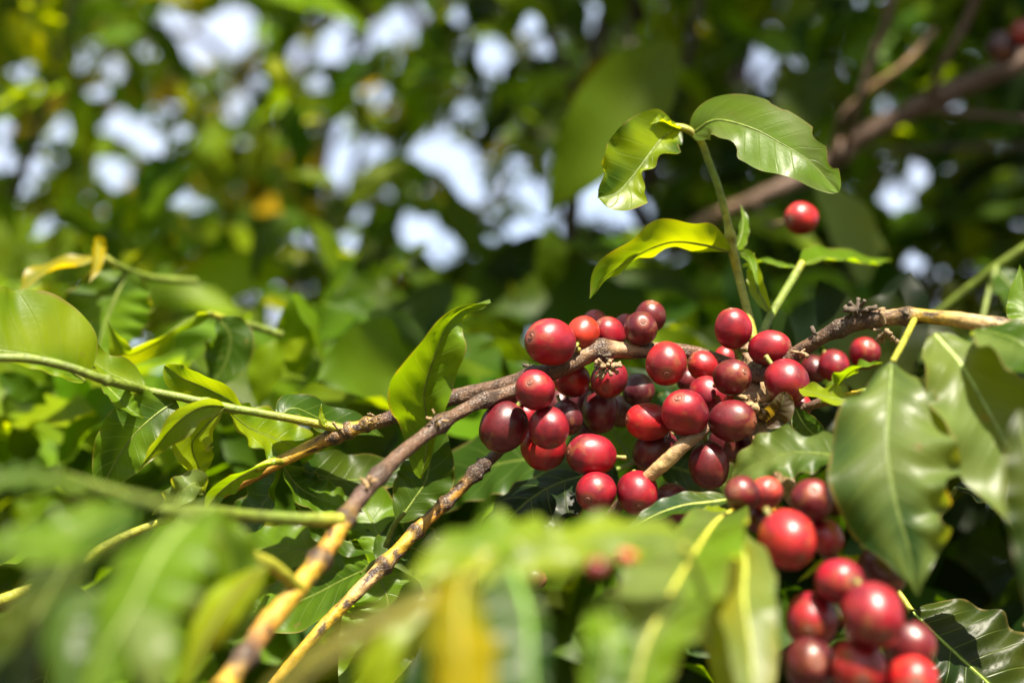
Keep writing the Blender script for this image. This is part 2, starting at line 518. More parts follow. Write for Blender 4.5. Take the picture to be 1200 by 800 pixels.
front = thing('coffee_branch', P(604, 455, .462), 'thick front branch blurring towards the lower left, brown then yellow with dark joints', 'branch')
stem(front, [(640, 440, .463, 5.9, 'brown'), (606, 456, .460, 7.6, 'brown'), (560, 472, .452, 7.6, 'brown'), (520, 494, .443, 8.0, 'brown'), (480, 524, .432, 8.4, 'brown'), (445, 556, .420, 9.2, 'brown'),
             (415, 592, .407, 10.1, 'brown'), (398, 618, .40, 10.9, 'yellow'), (382, 645, .393, 11.3, 'orange'), (362, 672, .385, 11.3, 'yellow'), (335, 705, .377, 12.6, 'yellow'), (308, 738, .369, 12.6, 'orange'),
             (286, 772, .36, 11.8, 'brown'), (262, 805, .352, 13.4, 'yellow'), (235, 850, .34, 13.4, 'yellow')],
     rough=.16, nodes=(.13, .22, .36, .47, .60, .85), seed=2, nc=18, step=.0008, patch=.06)
stem(front, [(399, 609, .40, 9, 'ygreen'), (350, 608, .392, 8, 'green'), (290, 604, .382, 7.5, 'green'), (235, 598, .368, 7, 'green'), (190, 600, .36, 6, 'green')], name='side_shoot', rough=.04, seed=3, dark_nodes=False)
stem(front, [(352, 690, .38, 7, 'ygreen'), (318, 662, .372, 8, 'ygreen'), (280, 647, .365, 8, 'ygreen'), (225, 632, .355, 7, 'ygreen')], name='side_shoot', rough=.04, seed=4, dark_nodes=False)
lumps(front, P(512, 492, .437), 10, .003, .002, 'dried_flower_tuft', M_CORK, 13)
lumps(front, P(432, 566, .412), 10, .003, .002, 'dried_flower_tuft', M_CORK, 14)

lower = thing('coffee_branch', P(600, 520, .482), 'thin lower branch of orange and yellow bark, slanting below the leftmost cherries', 'branch')
stem(lower, [(610, 505, .485, 6, 'brown'), (578, 535, .478, 6.5, 'brown'), (558, 553, .474, 8, 'dark'), (530, 582, .470, 7, 'orange'), (505, 605, .466, 7.5, 'orange'), (482, 628, .462, 7.5, 'yellow'), (455, 657, .458, 8.5, 'yellow'),
             (428, 684, .453, 8, 'pale'), (400, 712, .449, 7.5, 'yellow'), (375, 738, .445, 7, 'yellow'), (330, 790, .44, 7, 'yellow'), (270, 870, .435, 7, 'tan')],
     rough=.16, nodes=(.14, .19, .30, .43, .56), seed=5, nc=16, step=.0007, patch=.14)
stub = thing('coffee_twig', P(835, 492, .458), 'pale tan flattened twig end between the two lowest middle cherries', 'twig')
stem(stub, [(850, 484, .462, 5, 'brown'), (828, 502, .453, 6.5, 'brown'), (802, 520, .448, 8.5, 'tan'), (778, 543, .448, 8.5, 'pale'), (752, 566, .452, 7.5, 'tan'), (722, 596, .462, 7, 'brown'), (690, 640, .47, 7, 'brown')],
     rough=.12, seed=6, nc=16, step=.0006, dark_nodes=False)

down = thing('coffee_branch', P(884, 440, .475), 'corky pale brown branch dropping down towards the blurred lower right cherries', 'branch')
stem(down, [(868, 395, .485, 5, 'cork'), (880, 425, .480, 10, 'cork'), (885, 460, .476, 15, 'cork'), (884, 492, .472, 13, 'cork'), (900, 530, .455, 9, 'cork'), (918, 560, .435, 10, 'cork'), (935, 592, .415, 9, 'brown'),
            (965, 640, .397, 8, 'brown'), (995, 690, .39, 8, 'brown'), (1000, 750, .387, 8, 'brown'), (1010, 830, .38, 8, 'brown')],
     rough=.34, seed=7, nc=20, step=.0007, dark_nodes=False, name='stem')
lumps(down, P(888, 474, .466), 24, .006, .0045, 'bark_flakes', M_CORK, 22)
stem(down, [(925, 600, .425, 5, 'yellow'), (900, 597, .415, 5, 'orange'), (868, 604, .41, 5, 'yellow'), (840, 612, .40, 5, 'yellow')], name='side_twig', seed=8, dark_nodes=False)

# right twig with small leaves
rt = shoot('leafy_twig', (892, 488, .468), 'slim brown twig with a dry grey bract and curled pale leaf, right of the cherries', 'twig')
stem(rt, [(888, 490, .47, 6, 'brown'), (915, 487, .462, 6.5, 'tan'), (940, 479, .456, 6, 'brown'), (965, 471, .450, 5.5, 'brown'), (992, 465, .443, 5, 'yellow'), (1015, 458, .438, 4, 'green')], rough=.2, seed=9)
leaf(rt, [(932, 478, .455), (942, 497, .452), (958, 512, .447), (974, 521, .443)], 15, (-.3, -.8, .5), 'mid', cup=.3, ruffle=.03)
leaf(rt, [(1006, 464, .437), (985, 468, .437), (962, 463, .442), (948, 458, .448), (934, 453, .455)], 15, (-.2, -.55, .85), 'lime', cup=.35, ruffle=.15, rf=2.2, wl=1.1)
leaf(rt, [(962, 472, .448), (985, 448, .442), (1003, 432, .436), (1035, 425, .43)], 14, (.3, -.6, .7), 'young', cup=.3, ruffle=.12)
bo = leaf(rt, [(899, 495, .455), (908, 487, .452), (916, 474, .4495), (919, 459, .450)], 14, (.1, -.85, .5), (.060, .042, .028), cup=.5, ruffle=.2, rf=2, quilt=.05, shape=1, rib='dark', wl=1.0, wr=1.2)
bo.name = 'dry_bract'; bo['label'] = 'withered grey-brown bract'

# upright green shoot
up = shoot('leafy_shoot', (880, 385, .482), 'upright yellow-green shoot with two bitten leaves at its top and one lower leaf', 'shoot')
US = .492
stem(up, [(884, 400, .482, 5.5, 'ygreen'), (876, 365, .486, 5.2, 'ygreen'), (866, 325, US, 5, 'ygreen'), (859, 295, US, 5.6, 'ygreen'), (852, 258, US, 4.8, 'ygreen'), (842, 220, US, 4.4, 'green'), (830, 188, US, 4.4, 'green'), (821, 165, US, 4.2, 'ygreen'), (806, 152, US, 4.5, 'ygreen'), (790, 148, US, 4, 'ygreen')],
     rough=.05, nodes=(.39,), dark_nodes=False, seed=10)
leaf(up, [(810, 158, US), (838, 141, .486), (880, 150, .478), (915, 168, .474), (950, 190, .470), (983, 226, .468)], 47, (-.12, -.93, .33), 'young', cup=.10, ruffle=.03, rf=3, shape=1,
     bites=((.30, 1, .13, .42), (.12, 1, .07, .2), (.86, -1, .05, .5), (.76, -1, .06, .30), (.46, -1, .05, .10)), wl=.85, wr=.95, rib='green', ribw=2.0, tint2='pale')
leaf(up, [(792, 150, US), (776, 162, .486), (760, 182, .480), (742, 206, .477), (722, 226, .474), (700, 232, .472)], 48, (.25, -.95, .18), 'lime', cup=.25, ruffle=.06, rf=3, shape=1,
     bites=((.50, -1, .20, .9), (.22, -1, .1, .4)), wl=.8, wr=1.0, ribw=1.6, tint2='mid', label='leaf with a round bite out of its right margin')
leaf(up, [(798, 152, US), (786, 147, .488), (775, 142, .485), (762, 146, .483)], 8, (0, -.6, .8), 'lime', cup=.5, ruffle=.1)
leaf(up, [(857, 296, US), (825, 287, .487), (785, 284, .482), (745, 300, .478), (710, 325, .475), (692, 350, .473)], 33, (.05, -.50, -.85), 'lime', cup=-.3, ruffle=.08, rf=3, tint2='young', ribw=2)
leaf(up, [(858, 297, US), (867, 282, .5), (871, 260, .505), (868, 240, .51)], 9, (.6, -.8, .1), 'young', cup=.3)
leaf(up, [(860, 298, US), (875, 300, .5), (884, 320, .498), (888, 345, .494)], 8, (.6, -.8, .2), 'young', cup=.3)

up2 = shoot('leafy_shoot', (893, 392, .485), 'short slanting green shoot forking beside the upright shoot', 'shoot')
stem(up2, [(890, 400, .486, 5, 'green'), (900, 376, .49, 5, 'green'), (915, 350, .50, 5, 'green'), (930, 325, .51, 5, 'green'), (940, 308, .515, 4.5, 'ygreen')], rough=.04, seed=11, dark_nodes=False)
leaf(up2, [(938, 312, .515), (960, 303, .53), (985, 303, .545), (1015, 308, .56), (1045, 305, .575)], 22, (.1, -.5, .85), 'young', cup=.3, shape=0)
leaf(up2, [(904, 368, .492), (890, 342, .495), (884, 318, .50), (884, 296, .505)], 10, (-.5, -.8, .2), 'lime', cup=.35)
leaf(up2, [(936, 314, .513), (915, 312, .52), (895, 306, .53), (870, 312, .54)], 7, (0, -.5, .8), 'young', cup=.3)

# left green shoot
ls = shoot('leafy_shoot', (400, 503, .468), 'long slim green shoot leading left from the yellow branch with broad backlit leaves', 'shoot')
stem(ls, [(402, 503, .469, 5.5, 'ygreen'), (360, 494, .466, 5, 'ygreen'), (300, 483, .462, 4.8, 'green'), (260, 476, .460, 5.5, 'green'), (215, 466, .458, 5, 'green'), (170, 457, .456, 5, 'green'),
          (145, 451, .442, 5.5, 'green'), (120, 444, .434, 5.5, 'green'), (80, 430, .428, 5.5, 'green'), (40, 421, .424, 5.5, 'green'), (0, 419, .420, 5.5, 'green'), (-60, 422, .415, 5, 'green')],
     rough=.04, nodes=(.31, .62), dark_nodes=False, seed=12)
leaf(ls, [(100, 447, .449), (75, 430, .445), (40, 417, .44), (0, 411, .434), (-50, 405, .43), (-110, 398, .425)], 84, (-.05, -.82, .42), 'young', cup=.1, ruffle=.02, shape=1, wl=.25, wr=1.0, tint2='lime', ribw=3.0, rib='green')
leaf(ls, [(172, 458, .458), (150, 447, .458), (125, 435, .456), (100, 415, .455), (85, 400, .456)], 20, (.1, -.6, .75), 'young', cup=.5, ruffle=.14, rf=2, tint2='lime')
leaf(ls, [(118, 446, .452), (135, 462, .446), (150, 478, .444), (168, 490, .444)], 13, (.3, -.7, .6), 'young', cup=.5, ruffle=.1)
leaf(ls, [(286, 481, .462), (262, 465, .464), (235, 452, .466), (212, 442, .468), (193, 428, .468)], 24, (.3, -.75, -.55), 'young', cup=.25, ruffle=.07, rf=2.2, tint2='lime', shape=1)
leaf(ls, [(206, 470, .460), (185, 484, .456), (160, 506, .453), (138, 536, .452), (118, 574, .452)], 37, (.25, -.9, .25), 'mid', cup=.25, ruffle=.05, shape=1, ribw=1.8, tint2='young')
leaf(ls, [(262, 476, .458), (240, 476, .447), (218, 487, .442), (198, 505, .442), (182, 525, .443), (163, 548, .446)], 17, (.6, -.75, -.3), 'pale', cup=.45, ruffle=.12, rf=2, ribw=1.6, tint2='young', label='small curled pale leaf hanging over the dark oval leaf')
leaf(ls, [(262, 478, .462), (240, 500, .466), (225, 520, .468), (232, 545, .47), (238, 560, .47)], 24, (.3, -.8, .45), 'lime', cup=.35, ruffle=.08)
leaf(ls, [(266, 480, .464), (290, 500, .472), (318, 512, .478), (345, 525, .482), (352, 545, .484)], 34, (.1, -.75, .6), 'young', cup=.2, ruffle=.08, shape=1, tint2='lime')
leaf(ls, [(325, 490, .468), (345, 478, .472), (380, 492, .478), (420, 500, .484), (450, 512, .488)], 24, (0, -.7, .7), 'mid', cup=.2, ruffle=.05)
leaf(ls, [(385, 500, .467), (379, 495, .466), (375, 484, .466), (377, 473, .466)], 4, (.8, -.6, 0), 'lime', cup=.4)

# leaves on the yellow part of the main branch
yl = shoot('leafy_shoot', (326, 540, .466), 'short spray of leaves hanging from the yellow left end of the long branch', 'shoot')
stem(yl, [(330, 541, .466, 4, 'ygreen'), (318, 541, .460, 4.5, 'ygreen'), (300, 549, .456, 4, 'ygreen')], rough=.04, dark_nodes=False)
leaf(yl, [(322, 540, .460), (298, 549, .455), (272, 564, .452), (254, 580, .45), (238, 600, .452)], 21, (-.1, -.55, -.8), 'young', cup=.3, ruffle=.09, rf=2.5, ribw=2.4, wl=.5, wr=1.1, rib=(.35, .4, .12))
leaf(yl, [(240, 578, .452), (228, 566, .447), (215, 575, .445), (200, 590, .447), (178, 604, .45)], 17, (.1, -.8, .5), 'pale', cup=.4, ruffle=.16, rf=3)
leaf(yl, [(330, 545, .470), (348, 568, .475), (370, 582, .478), (398, 592, .480), (425, 600, .482)], 25, (.2, -.7, .6), 'mid', cup=.25, ruffle=.08, tint2='young')
leaf(yl, [(330, 545, .472), (322, 570, .480), (300, 600, .485), (270, 620, .488), (230, 640, .49)], 30, (0, -.7, .7), 'mid', cup=.25, ruffle=.06)
leaf(yl, [(338, 545, .474), (370, 556, .488), (410, 562, .495), (450, 556, .50), (490, 540, .505)], 34, (0, -.8, .55), 'mid', cup=.2, ruffle=.06, tint2='deep')
leaf(yl, [(345, 590, .475), (370, 612, .478), (400, 632, .48), (440, 640, .482), (468, 625, .486)], 22, (0, -.7, .7), 'mid', cup=.25, ruffle=.12)

# twisted upright leaf in the middle
tw = shoot('leafy_shoot', (462, 615, .47), 'twisted bright leaf rising between the two branches left of the cherries', 'shoot')
stem(tw, [(452, 640, .475, 3.5, 'green'), (462, 615, .472, 3.2, 'green'), (474, 600, .470, 3, 'green')], rough=.03, dark_nodes=False)
leaf(tw, [(494, 560, .462), (500, 525, .461), (500, 490, .459), (497, 460, .456), (505, 430, .453), (514, 405, .451), (524, 381, .450), (543, 363, .450), (574, 351, .450)], 44, (-.25, -.95, -.1), 'young',
     cup=.5, ruffle=.16, rf=2.0, shape=2, twist=1.5, ribw=1.5, tint2='young', quilt=.03, nt=80, wl=.85, wr=.75, seed=77)
leaf(tw, [(466, 612, .473), (485, 585, .476), (500, 560, .478), (506, 520, .48), (512, 470, .482)], 34, (-.1, -.9, .2), 'mid', cup=.15, ruffle=.05, ribw=1.6)

# glossy dark leaf under the cherries
gl = shoot('leafy_shoot', (735, 545, .50), 'broad dark glossy leaf tucked beneath the lowest middle cherries', 'shoot')
stem(gl, [(765, 530, .50, 4, 'brown'), (735, 545, .498, 3.5, 'green'), (716, 552, .494, 3, 'green')], dark_nodes=False)
leaf(gl, [(722, 550, .494), (690, 556, .488), (650, 568, .483), (615, 590, .478), (585, 622, .474), (560, 660, .47)], 56, (-.14, -.42, .9), 'deep', cup=-.22, ruffle=.03, quilt=.05, shape=1, ribw=2.0, tint2='dark')
leaf(gl, [(740, 540, .50), (725, 515, .51), (712, 490, .515), (700, 455, .52)], 44, (0, -.9, .3), 'young', cup=.15, shape=1)
leaf(gl, [(745, 540, .50), (780, 545, .515), (830, 560, .52), (880, 580, .53)], 44, (0, -.8, .5), 'deep', cup=.15, shape=1)
leaf(gl, [(745, 536, .505), (790, 500, .52), (830, 470, .53), (870, 440, .54)], 40, (0, -.8, .5), 'blue', cup=.15, shape=1)
leaf(gl, [(720, 552, .50), (660, 540, .51), (600, 540, .52), (540, 560, .53), (500, 600, .54)], 46, (0, -.8, .5), 'mid', cup=.15, shape=1)

# leaf in front of the lowest cherries, middle
cf = shoot('leafy_shoot', (862, 600, .435), 'spray of light green leaves with yellow tips left of the single bright red blurred cherry', 'shoot')
stem(cf, [(880, 602, .43, 4.5, 'ygreen'), (862, 600, .43, 4.5, 'yellow'), (838, 612, .42, 5, 'yellow'), (815, 640, .40, 5, 'ygreen'), (790, 690, .385, 5, 'ygreen')], dark_nodes=False, rough=.05)
leaf(cf, [(862, 584, .438), (832, 588, .435), (800, 592, .433), (765, 604, .432), (728, 624, .43)], 20, (.05, -.45, .9), 'blue', cup=.2, ruffle=.03, ribw=2.4, rib=(.3, .36, .06), tint2='mid')
leaf(cf, [(855, 600, .43), (838, 602, .426), (815, 612, .42), (795, 630, .415)], 12, (.1, -.6, .8), 'lime', cup=.3)
leaf(cf, [(858, 598, .42), (838, 612, .385), (812, 650, .345), (780, 705, .32), (752, 770, .31), (735, 860, .30)], 60, (-.25, -.62, .7), 'pale', cup=.15, ruffle=.10, shape=1, ribw=4, rib=(.42, .42, .05), tint2='young')
leaf(cf, [(850, 610, .40), (872, 650, .36), (872, 700, .34), (880, 760, .33), (885, 850, .32)], 36, (.15, -.6, .7), 'pale', cup=.15, ruffle=.05, shape=1, ribw=3.5, rib=(.34, .38, .06), tint2='ygr')
leaf(cf, [(872, 596, .42), (862, 606, .41), (852, 622, .40), (838, 640, .39)], 16, (-.3, -.6, .6), 'yellow', cup=.3)
leaf(cf, [(790, 690, .385), (765, 665, .38), (740, 650, .378), (715, 655, .376)], 20, (0, -.5, .85), 'lime', cup=.2)
leaf(cf, [(800, 680, .385), (850, 720, .37), (870, 780, .36), (865, 860, .355)], 44, (0, -.6, .7), 'lime', cup=.15, shape=1, tint2='pale')

# leaves before the right-hand part of the cluster
rl = shoot('leafy_shoot', (1060, 405, .40), 'large drooping grey-green leaves hanging in front of the dark gap at right', 'shoot')
stem(rl, [(1072, 374, .445, 4, 'ygreen'), (1060, 398, .43, 4, 'ygreen'), (1046, 424, .416, 3.5, 'ygreen')], dark_nodes=False)
leaf(rl, [(1045, 425, .41), (1042, 470, .397), (1040, 530, .388), (1050, 590, .382), (1064, 640, .379), (1076, 700, .377)], 70, (-.30, -.84, .42), 'pale', cup=-.12, ruffle=.12, rf=4, quilt=.03, shape=0, ribw=1.7, rib=(.12, .17, .04), tint2='blue', bites=((.58, -1, .07, .25),(.7, -1, .06, .3)), wl=1.15)
leaf(rl, [(1095, 392, .41), (1128, 430, .40), (1163, 490, .393), (1195, 550, .388), (1232, 620, .384), (1268, 700, .38)], 70, (.05, -.80, .58), 'pale', cup=.08, ruffle=.09, quilt=.03, shape=1, ribw=3.4, rib=(.24, .32, .09), tint2='pale')
leaf(rl, [(1150, 386, .405), (1190, 398, .395), (1230, 428, .39), (1275, 480, .385)], 60, (.1, -.6, .8), 'pale', cup=.12, shape=1, tint2='mid')
leaf(rl, [(1195, 480, .35), (1210, 560, .34), (1217, 640, .335), (1217, 760, .33)], 34, (-.5, -.8, .3), 'mid', cup=.15, shape=0, tint2='deep')
leaf(rl, [(1215, 400, .47), (1205, 375, .475), (1200, 350, .48), (1195, 310, .485)], 22, (-.3, -.7, .5), 'young', cup=.2, shape=0)

ml = shoot('leafy_shoot', (990, 540, .41), 'lobed grey-green leaf hiding the base of the twig, above the lower right cherries', 'shoot')
stem(ml, [(1040, 545, .425, 3, 'green'), (1012, 540, .42, 3, 'green'), (988, 538, .412, 3, 'green')], dark_nodes=False)
leaf(ml, [(992, 536, .41), (965, 532, .415), (935, 530, .418), (905, 535, .42), (880, 545, .423), (858, 562, .428)], 36, (-.05, -.75, .62), 'mid', cup=.1, ruffle=.07, rf=3.5, shape=1, tint2='pale', bites=((.35, 1, .09, .35), (.62, -1, .08, .3)), ribw=1.6)
leaf(ml, [(985, 545, .42), (975, 560, .415), (970, 600, .41), (978, 630, .405), (990, 655, .40)], 14, (-.3, -.8, .3), 'young', cup=.2)
leaf(ml, [(1070, 665, .412), (1040, 665, .408), (1000, 660, .404), (965, 664, .402), (935, 682, .40)], 15, (0, -.35, .95), 'lime', cup=.35, ruffle=.08)

br = shoot('leafy_shoot', (1068, 715, .47), 'crisp dark green leaf with wavy margin low in the corner beside the cherries', 'shoot')
stem(br, [(1050, 690, .475, 4, 'ygreen'), (1068, 716, .470, 4, 'ygreen')], dark_nodes=False)
leaf(br, [(1068, 716, .470), (1095, 742, .466), (1125, 770, .462), (1160, 802, .458), (1200, 845, .455), (1240, 900, .452)], 76, (-.05, -.70, .70), 'deep', cup=.05, ruffle=.06, rf=5, shape=1, ribw=2.6, rib=(.22, .34, .05), quilt=.035, tint2='dark', wl=1.1, wr=.9)
leaf(br, [(1120, 570, .45), (1150, 578, .448), (1175, 590, .446), (1200, 620, .444)], 26, (0, -.5, .85), 'dark', cup=.2, ruffle=.06)
stem(br, [(1050, 690, .475, 4, 'ygreen'), (1085, 630, .470, 3.6, 'green'), (1120, 572, .452, 3, 'green')], dark_nodes=False, name='side_stem')

# foreground sprays
fs = shoot('leafy_shoot', (650, 830, .27), 'big blurred green leaf with a wavy top edge lying across the bottom middle', 'shoot')
stem(fs, [(830, 760, .32, 5, 'green'), (826, 700, .315, 5, 'green'), (812, 660, .312, 5, 'green'), (800, 640, .31, 5, 'ygreen')], dark_nodes=False)
leaf(fs, [(815, 632, .318), (770, 622, .312), (715, 624, .306), (660, 640, .30), (610, 660, .296), (560, 690, .29)], 34, (.03, -.66, .75), 'pale', cup=-.12, ruffle=.13, rf=4, shape=1, tint2='lime', ribw=3, nt=70)
leaf(fs, [(690, 640, .312), (640, 628, .306), (590, 628, .302), (540, 645, .298), (480, 680, .292)], 42, (-.03, -.60, .80), 'young', cup=-.10, ruffle=.12, rf=4, shape=1, tint2='lime', ribw=3, nt=70)
fy = shoot('leafy_shoot', (545, 672, .275), 'blurred yellow leaf at the bottom middle, with olive and blue-green leaves beside it', 'shoot')
stem(fy, [(575, 650, .285, 6, 'ygreen'), (548, 676, .278, 6, 'ygreen')], dark_nodes=False)
leaf(fy, [(545, 672, .276), (538, 712, .27), (540, 760, .265), (545, 830, .262), (550, 900, .26)], 50, (.62, -.74, .26), 'yellow', cup=.12, ruffle=.05, shape=0, tint2='ygr', ribw=4, rib=(.24, .24, .02), label='hanging yellow leaf')
leaf(fy, [(540, 690, .28), (480, 715, .275), (410, 750, .268), (340, 800, .26), (250, 870, .25)], 30, (-.65, -.68, .34), 'olive', cup=.15, ruffle=.04, shape=0, tint2='ygr', ribw=3, rib=(.2, .16, .04), label='olive brown leaf running down left')
leaf(fy, [(600, 668, .29), (618, 720, .283), (622, 780, .276), (628, 860, .27)], 60, (.1, -.8, .6), 'blue', cup=.15, shape=1, tint2='mid', ribw=6, rib=(.11, .24, .02), wl=.35, wr=1.3, label='blue-green leaf with a thick bright midrib')
leaf(fy, [(420, 830, .30), (455, 770, .30), (500, 725, .305), (540, 700, .31)], 30, (.1, -.6, .8), 'lime', cup=.15, shape=1)
leaf(fy, [(700, 700, .31), (712, 745, .30), (705, 800, .295), (690, 860, .29)], 34, (.2, -.75, .6), 'young', cup=.2, ruffle=.08, shape=0, tint2='mid', ribw=3)
fl = shoot('leafy_shoot', (250, 590, .36), 'mass of blurred leaves at lower left with sunlight glinting off the drooping glossy one', 'shoot')
stem(fl, [(70, 556, .345, 6, 'green'), (130, 575, .32, 6, 'green'), (185, 590, .30, 6, 'green'), (235, 600, .295, 5.5, 'green')], dark_nodes=False)
leaf(fl, [(245, 592, .30), (210, 620, .292), (180, 660, .285), (155, 710, .28), (120, 770, .275), (80, 860, .27)], 66, (-.25, -.68, .68), 'mid', cup=-.18, ruffle=.06, shape=0, tint2='young', ribw=4, rib=(.2, .28, .06))
leaf(fl, [(160, 590, .31), (120, 610, .30), (80, 630, .295), (40, 640, .29), (-20, 640, .285)], 48, (0, -.6, .75), 'mid', cup=.1, ruffle=.05, shape=1, tint2='young')
leaf(fl, [(185, 680, .285), (175, 720, .278), (178, 770, .272), (190, 840, .27)], 26, (.09, -.80, .57), 'pale', cup=-.15, ruffle=.02, shape=0)
leaf(fl, [(120, 690, .285), (85, 715, .28), (75, 760, .275), (80, 840, .27)], 30, (.05, -.82, .56), 'mid', cup=-.15, ruffle=.03, shape=0)
leaf(fl, [(315, 660, .34), (280, 690, .33), (252, 730, .322), (225, 790, .315), (205, 850, .31)], 24, (-.6, -.4, -.7), 'ygr', cup=.3, ruffle=.03, shape=0, tint2='lime', label='narrow yellow-green leaf glowing with light')
leaf(fl, [(120, 580, .33), (70, 565, .325), (20, 560, .32), (-40, 575, .315)], 30, (0, -.5, .85), 'mid', cup=.1, shape=1)
leaf(fl, [(120, 600, .33), (60, 690, .31), (30, 760, .30), (10, 850, .29)], 46, (-.3, -.7, .6), 'deep', cup=.1, shape=1)
leaf(fl, [(230, 600, .33), (265, 640, .335), (275, 700, .335), (260, 760, .33)], 34, (.3, -.7, .6), 'mid', cup=.1, shape=1, tint2='young')

lb = shoot('leafy_shoot', (130, 640, .45), 'dark leaf with a rolled yellow margin at the lower left edge', 'shoot')
stem(lb, [(205, 605, .45, 4.5, 'ygreen'), (160, 622, .448, 5, 'ygreen'), (120, 642, .446, 5.5, 'ygreen'), (85, 668, .444, 5.5, 'ygreen'), (50, 684, .442, 6, 'ygreen'), (0, 704, .44, 7, 'ygreen'), (-60, 730, .435, 7, 'ygreen')], seed=31, nodes=(.55,), rough=.12)
leaf(lb, [(60, 680, .445), (70, 720, .45), (60, 770, .452), (40, 840, .455)], 70, (-.1, -.75, .6), 'deep', cup=.1, shape=1, tint2='dark', ribw=2.4)
leaf(lb, [(60, 682, .444), (30, 700, .44), (10, 740, .436), (-5, 800, .432)], 22, (-.5, -.6, .5), 'mid', cup=.3, shape=0)
leaf(lb, [(100, 655, .446), (60, 640, .45), (20, 650, .455), (-40, 680, .46)], 28, (0, -.5, .8), 'young', cup=.2, shape=0)

mg = shoot('leafy_shoot', (430, 660, .47), 'veined mid-green leaves showing between the front branch and the thin orange branch', 'shoot')
stem(mg, [(455, 655, .468, 4, 'green'), (438, 660, .472, 4, 'green'), (425, 672, .474, 3.5, 'green')], dark_nodes=False)
leaf(mg, [(435, 664, .474), (400, 680, .476), (360, 700, .478), (310, 715, .48), (262, 712, .482)], 44, (0, -.7, .7), 'young', cup=.1, ruffle=.05, shape=1, tint2='mid', quilt=.04)
leaf(mg, [(440, 664, .474), (455, 710, .47), (440, 760, .466), (410, 830, .46)], 50, (.1, -.75, .6), 'young', cup=.1, shape=1)
leaf(mg, [(440, 655, .476), (470, 640, .48), (500, 650, .485), (540, 680, .49)], 34, (.1, -.75, .6), 'mid', cup=.1, ruffle=.1, shape=1)
leaf(mg, [(445, 650, .478), (440, 620, .484), (420, 590, .49), (380, 575, .495)], 36, (.1, -.75, .6), 'young', cup=.1, ruffle=.1, shape=1)
leaf(mg, [(430, 668, .48), (380, 650, .49), (320, 640, .50), (250, 655, .51)], 36, (.1, -.75, .6), 'young', cup=.1, ruffle=.08, shape=1)

# middle distance, left
yc = shoot('leafy_shoot', (125, 300, .58), 'yellow curled leaf beside a drooping green leaf at the left, above the broad backlit leaf', 'shoot')
stem(yc, [(230, 330, .62, 4.5, 'green'), (175, 325, .60, 4.5, 'green'), (140, 312, .58, 4, 'green'), (118, 298, .575, 4, 'ygreen')], dark_nodes=False)
leaf(yc, [(118, 300, .575), (95, 310, .57), (65, 315, .565), (40, 328, .56), (22, 345, .555)], 22, (-.1, -.35, .93), 'yellow', cup=.3, ruffle=.08, rf=2, tint2='ygr', label='curled yellow leaf')
leaf(yc, [(122, 302, .575), (116, 285, .57), (112, 310, .56), (104, 332, .555)], 9, (.7, -.6, .1), 'yellow', cup=.3)
leaf(yc, [(150, 318, .585), (135, 350, .58), (120, 390, .575), (108, 430, .57)], 54, (-.1, -.85, .3), 'mid', cup=.15, shape=1, tint2='young', ribw=2.5)
leaf(yc, [(160, 320, .59), (150, 360, .585), (135, 400, .58), (112, 440, .575)], 12, (.7, -.6, .1), 'lime', cup=.3)
cl2 = shoot('leafy_shoot', (245, 370, .54), 'wavy lime leaf with a water drop at its lowest point, left middle', 'shoot')
stem(cl2, [(330, 392, .57, 4.5, 'green'), (290, 380, .56, 4.5, 'green'), (245, 368, .545, 4, 'ygreen')], dark_nodes=False)
leaf(cl2, [(250, 366, .545), (225, 372, .54), (205, 385, .532), (180, 402, .526), (150, 415, .522), (138, 398, .52), (126, 374, .52)], 20, (.15, -.55, -.8), 'lime', cup=.35, ruffle=.10, rf=2.4, tint2='young')
leaf(cl2, [(255, 372, .548), (270, 395, .55), (262, 430, .55), (240, 455, .55)], 28, (.15, -.8, .5), 'mid', cup=.2)
# ------------------------------------------------------------------ shrubs and trees behind
HOLES = [(262,42,56,30,-25),(205,30,26,18,-20),(150,150,32,24,20),(118,110,14,22,0),(180,172,24,18,0),(132,196,30,14,0),(75,150,16,16,0),(0,165,9,50,0),(30,196,12,12,0),(62,196,12,12,0),
    (205,236,34,14,0),(345,68,24,22,0),(400,62,46,20,-10),(440,45,36,20,-30),(478,22,34,22,-20),(535,26,16,22,0),(578,62,26,24,0),(356,122,16,16,0),(371,100,12,10,0),
    (400,192,36,26,0),(396,152,22,18,0),(365,180,16,12,0),(440,176,18,14,0),(505,178,34,20,-20),(535,192,30,26,0),(548,225,24,24,0),(493,268,34,24,0),(416,254,18,14,0),(366,284,16,11,0),(262,290,12,9,0),
    (610,108,20,16,0),(620,28,18,18,0),(690,12,18,16,0),(612,268,26,22,0),(640,235,26,26,0),(690,232,30,28,0),(665,268,20,18,0),(735,245,30,26,0),(760,265,24,16,0),(655,205,20,22,0),(745,190,30,22,0),(760,170,22,16,0),(700,300,14,12,0),
    (700,190,14,20,0),(600,190,12,14,0),(585,215,12,12,0),(885,78,40,28,-10),(905,100,16,16,0),(855,52,12,10,0),(976,82,13,12,0),(1046,88,16,16,0),(1070,165,16,14,0),(1075,205,18,26,20),(1045,240,28,24,0),(1080,235,16,16,0),
    (1165,240,14,14,0),(1165,262,14,16,0),(1072,308,18,14,0),(985,128,12,10,0),(470,375,14,12,0),(432,335,10,10,0),(590,345,16,10,-30),(565,150,12,9,0),(240,250,10,8,0),(190,110,12,12,0),(285,105,12,9,0),(480,110,12,12,0),
    (75,515,14,22,0),(148,318,16,12,0),(190,432,9,16,0),(660,80,12,9,0),(560,350,9,8,0),(15,200,8,20,0),(660,350,10,10,0),(600,375,12,12,0),(505,300,10,8,0)]
hx = np.array([(a, b, max(c * .95 - 7, 5), max(d * .95 - 7, 5), math.radians(e)) for a, b, c, d, e in HOLES])
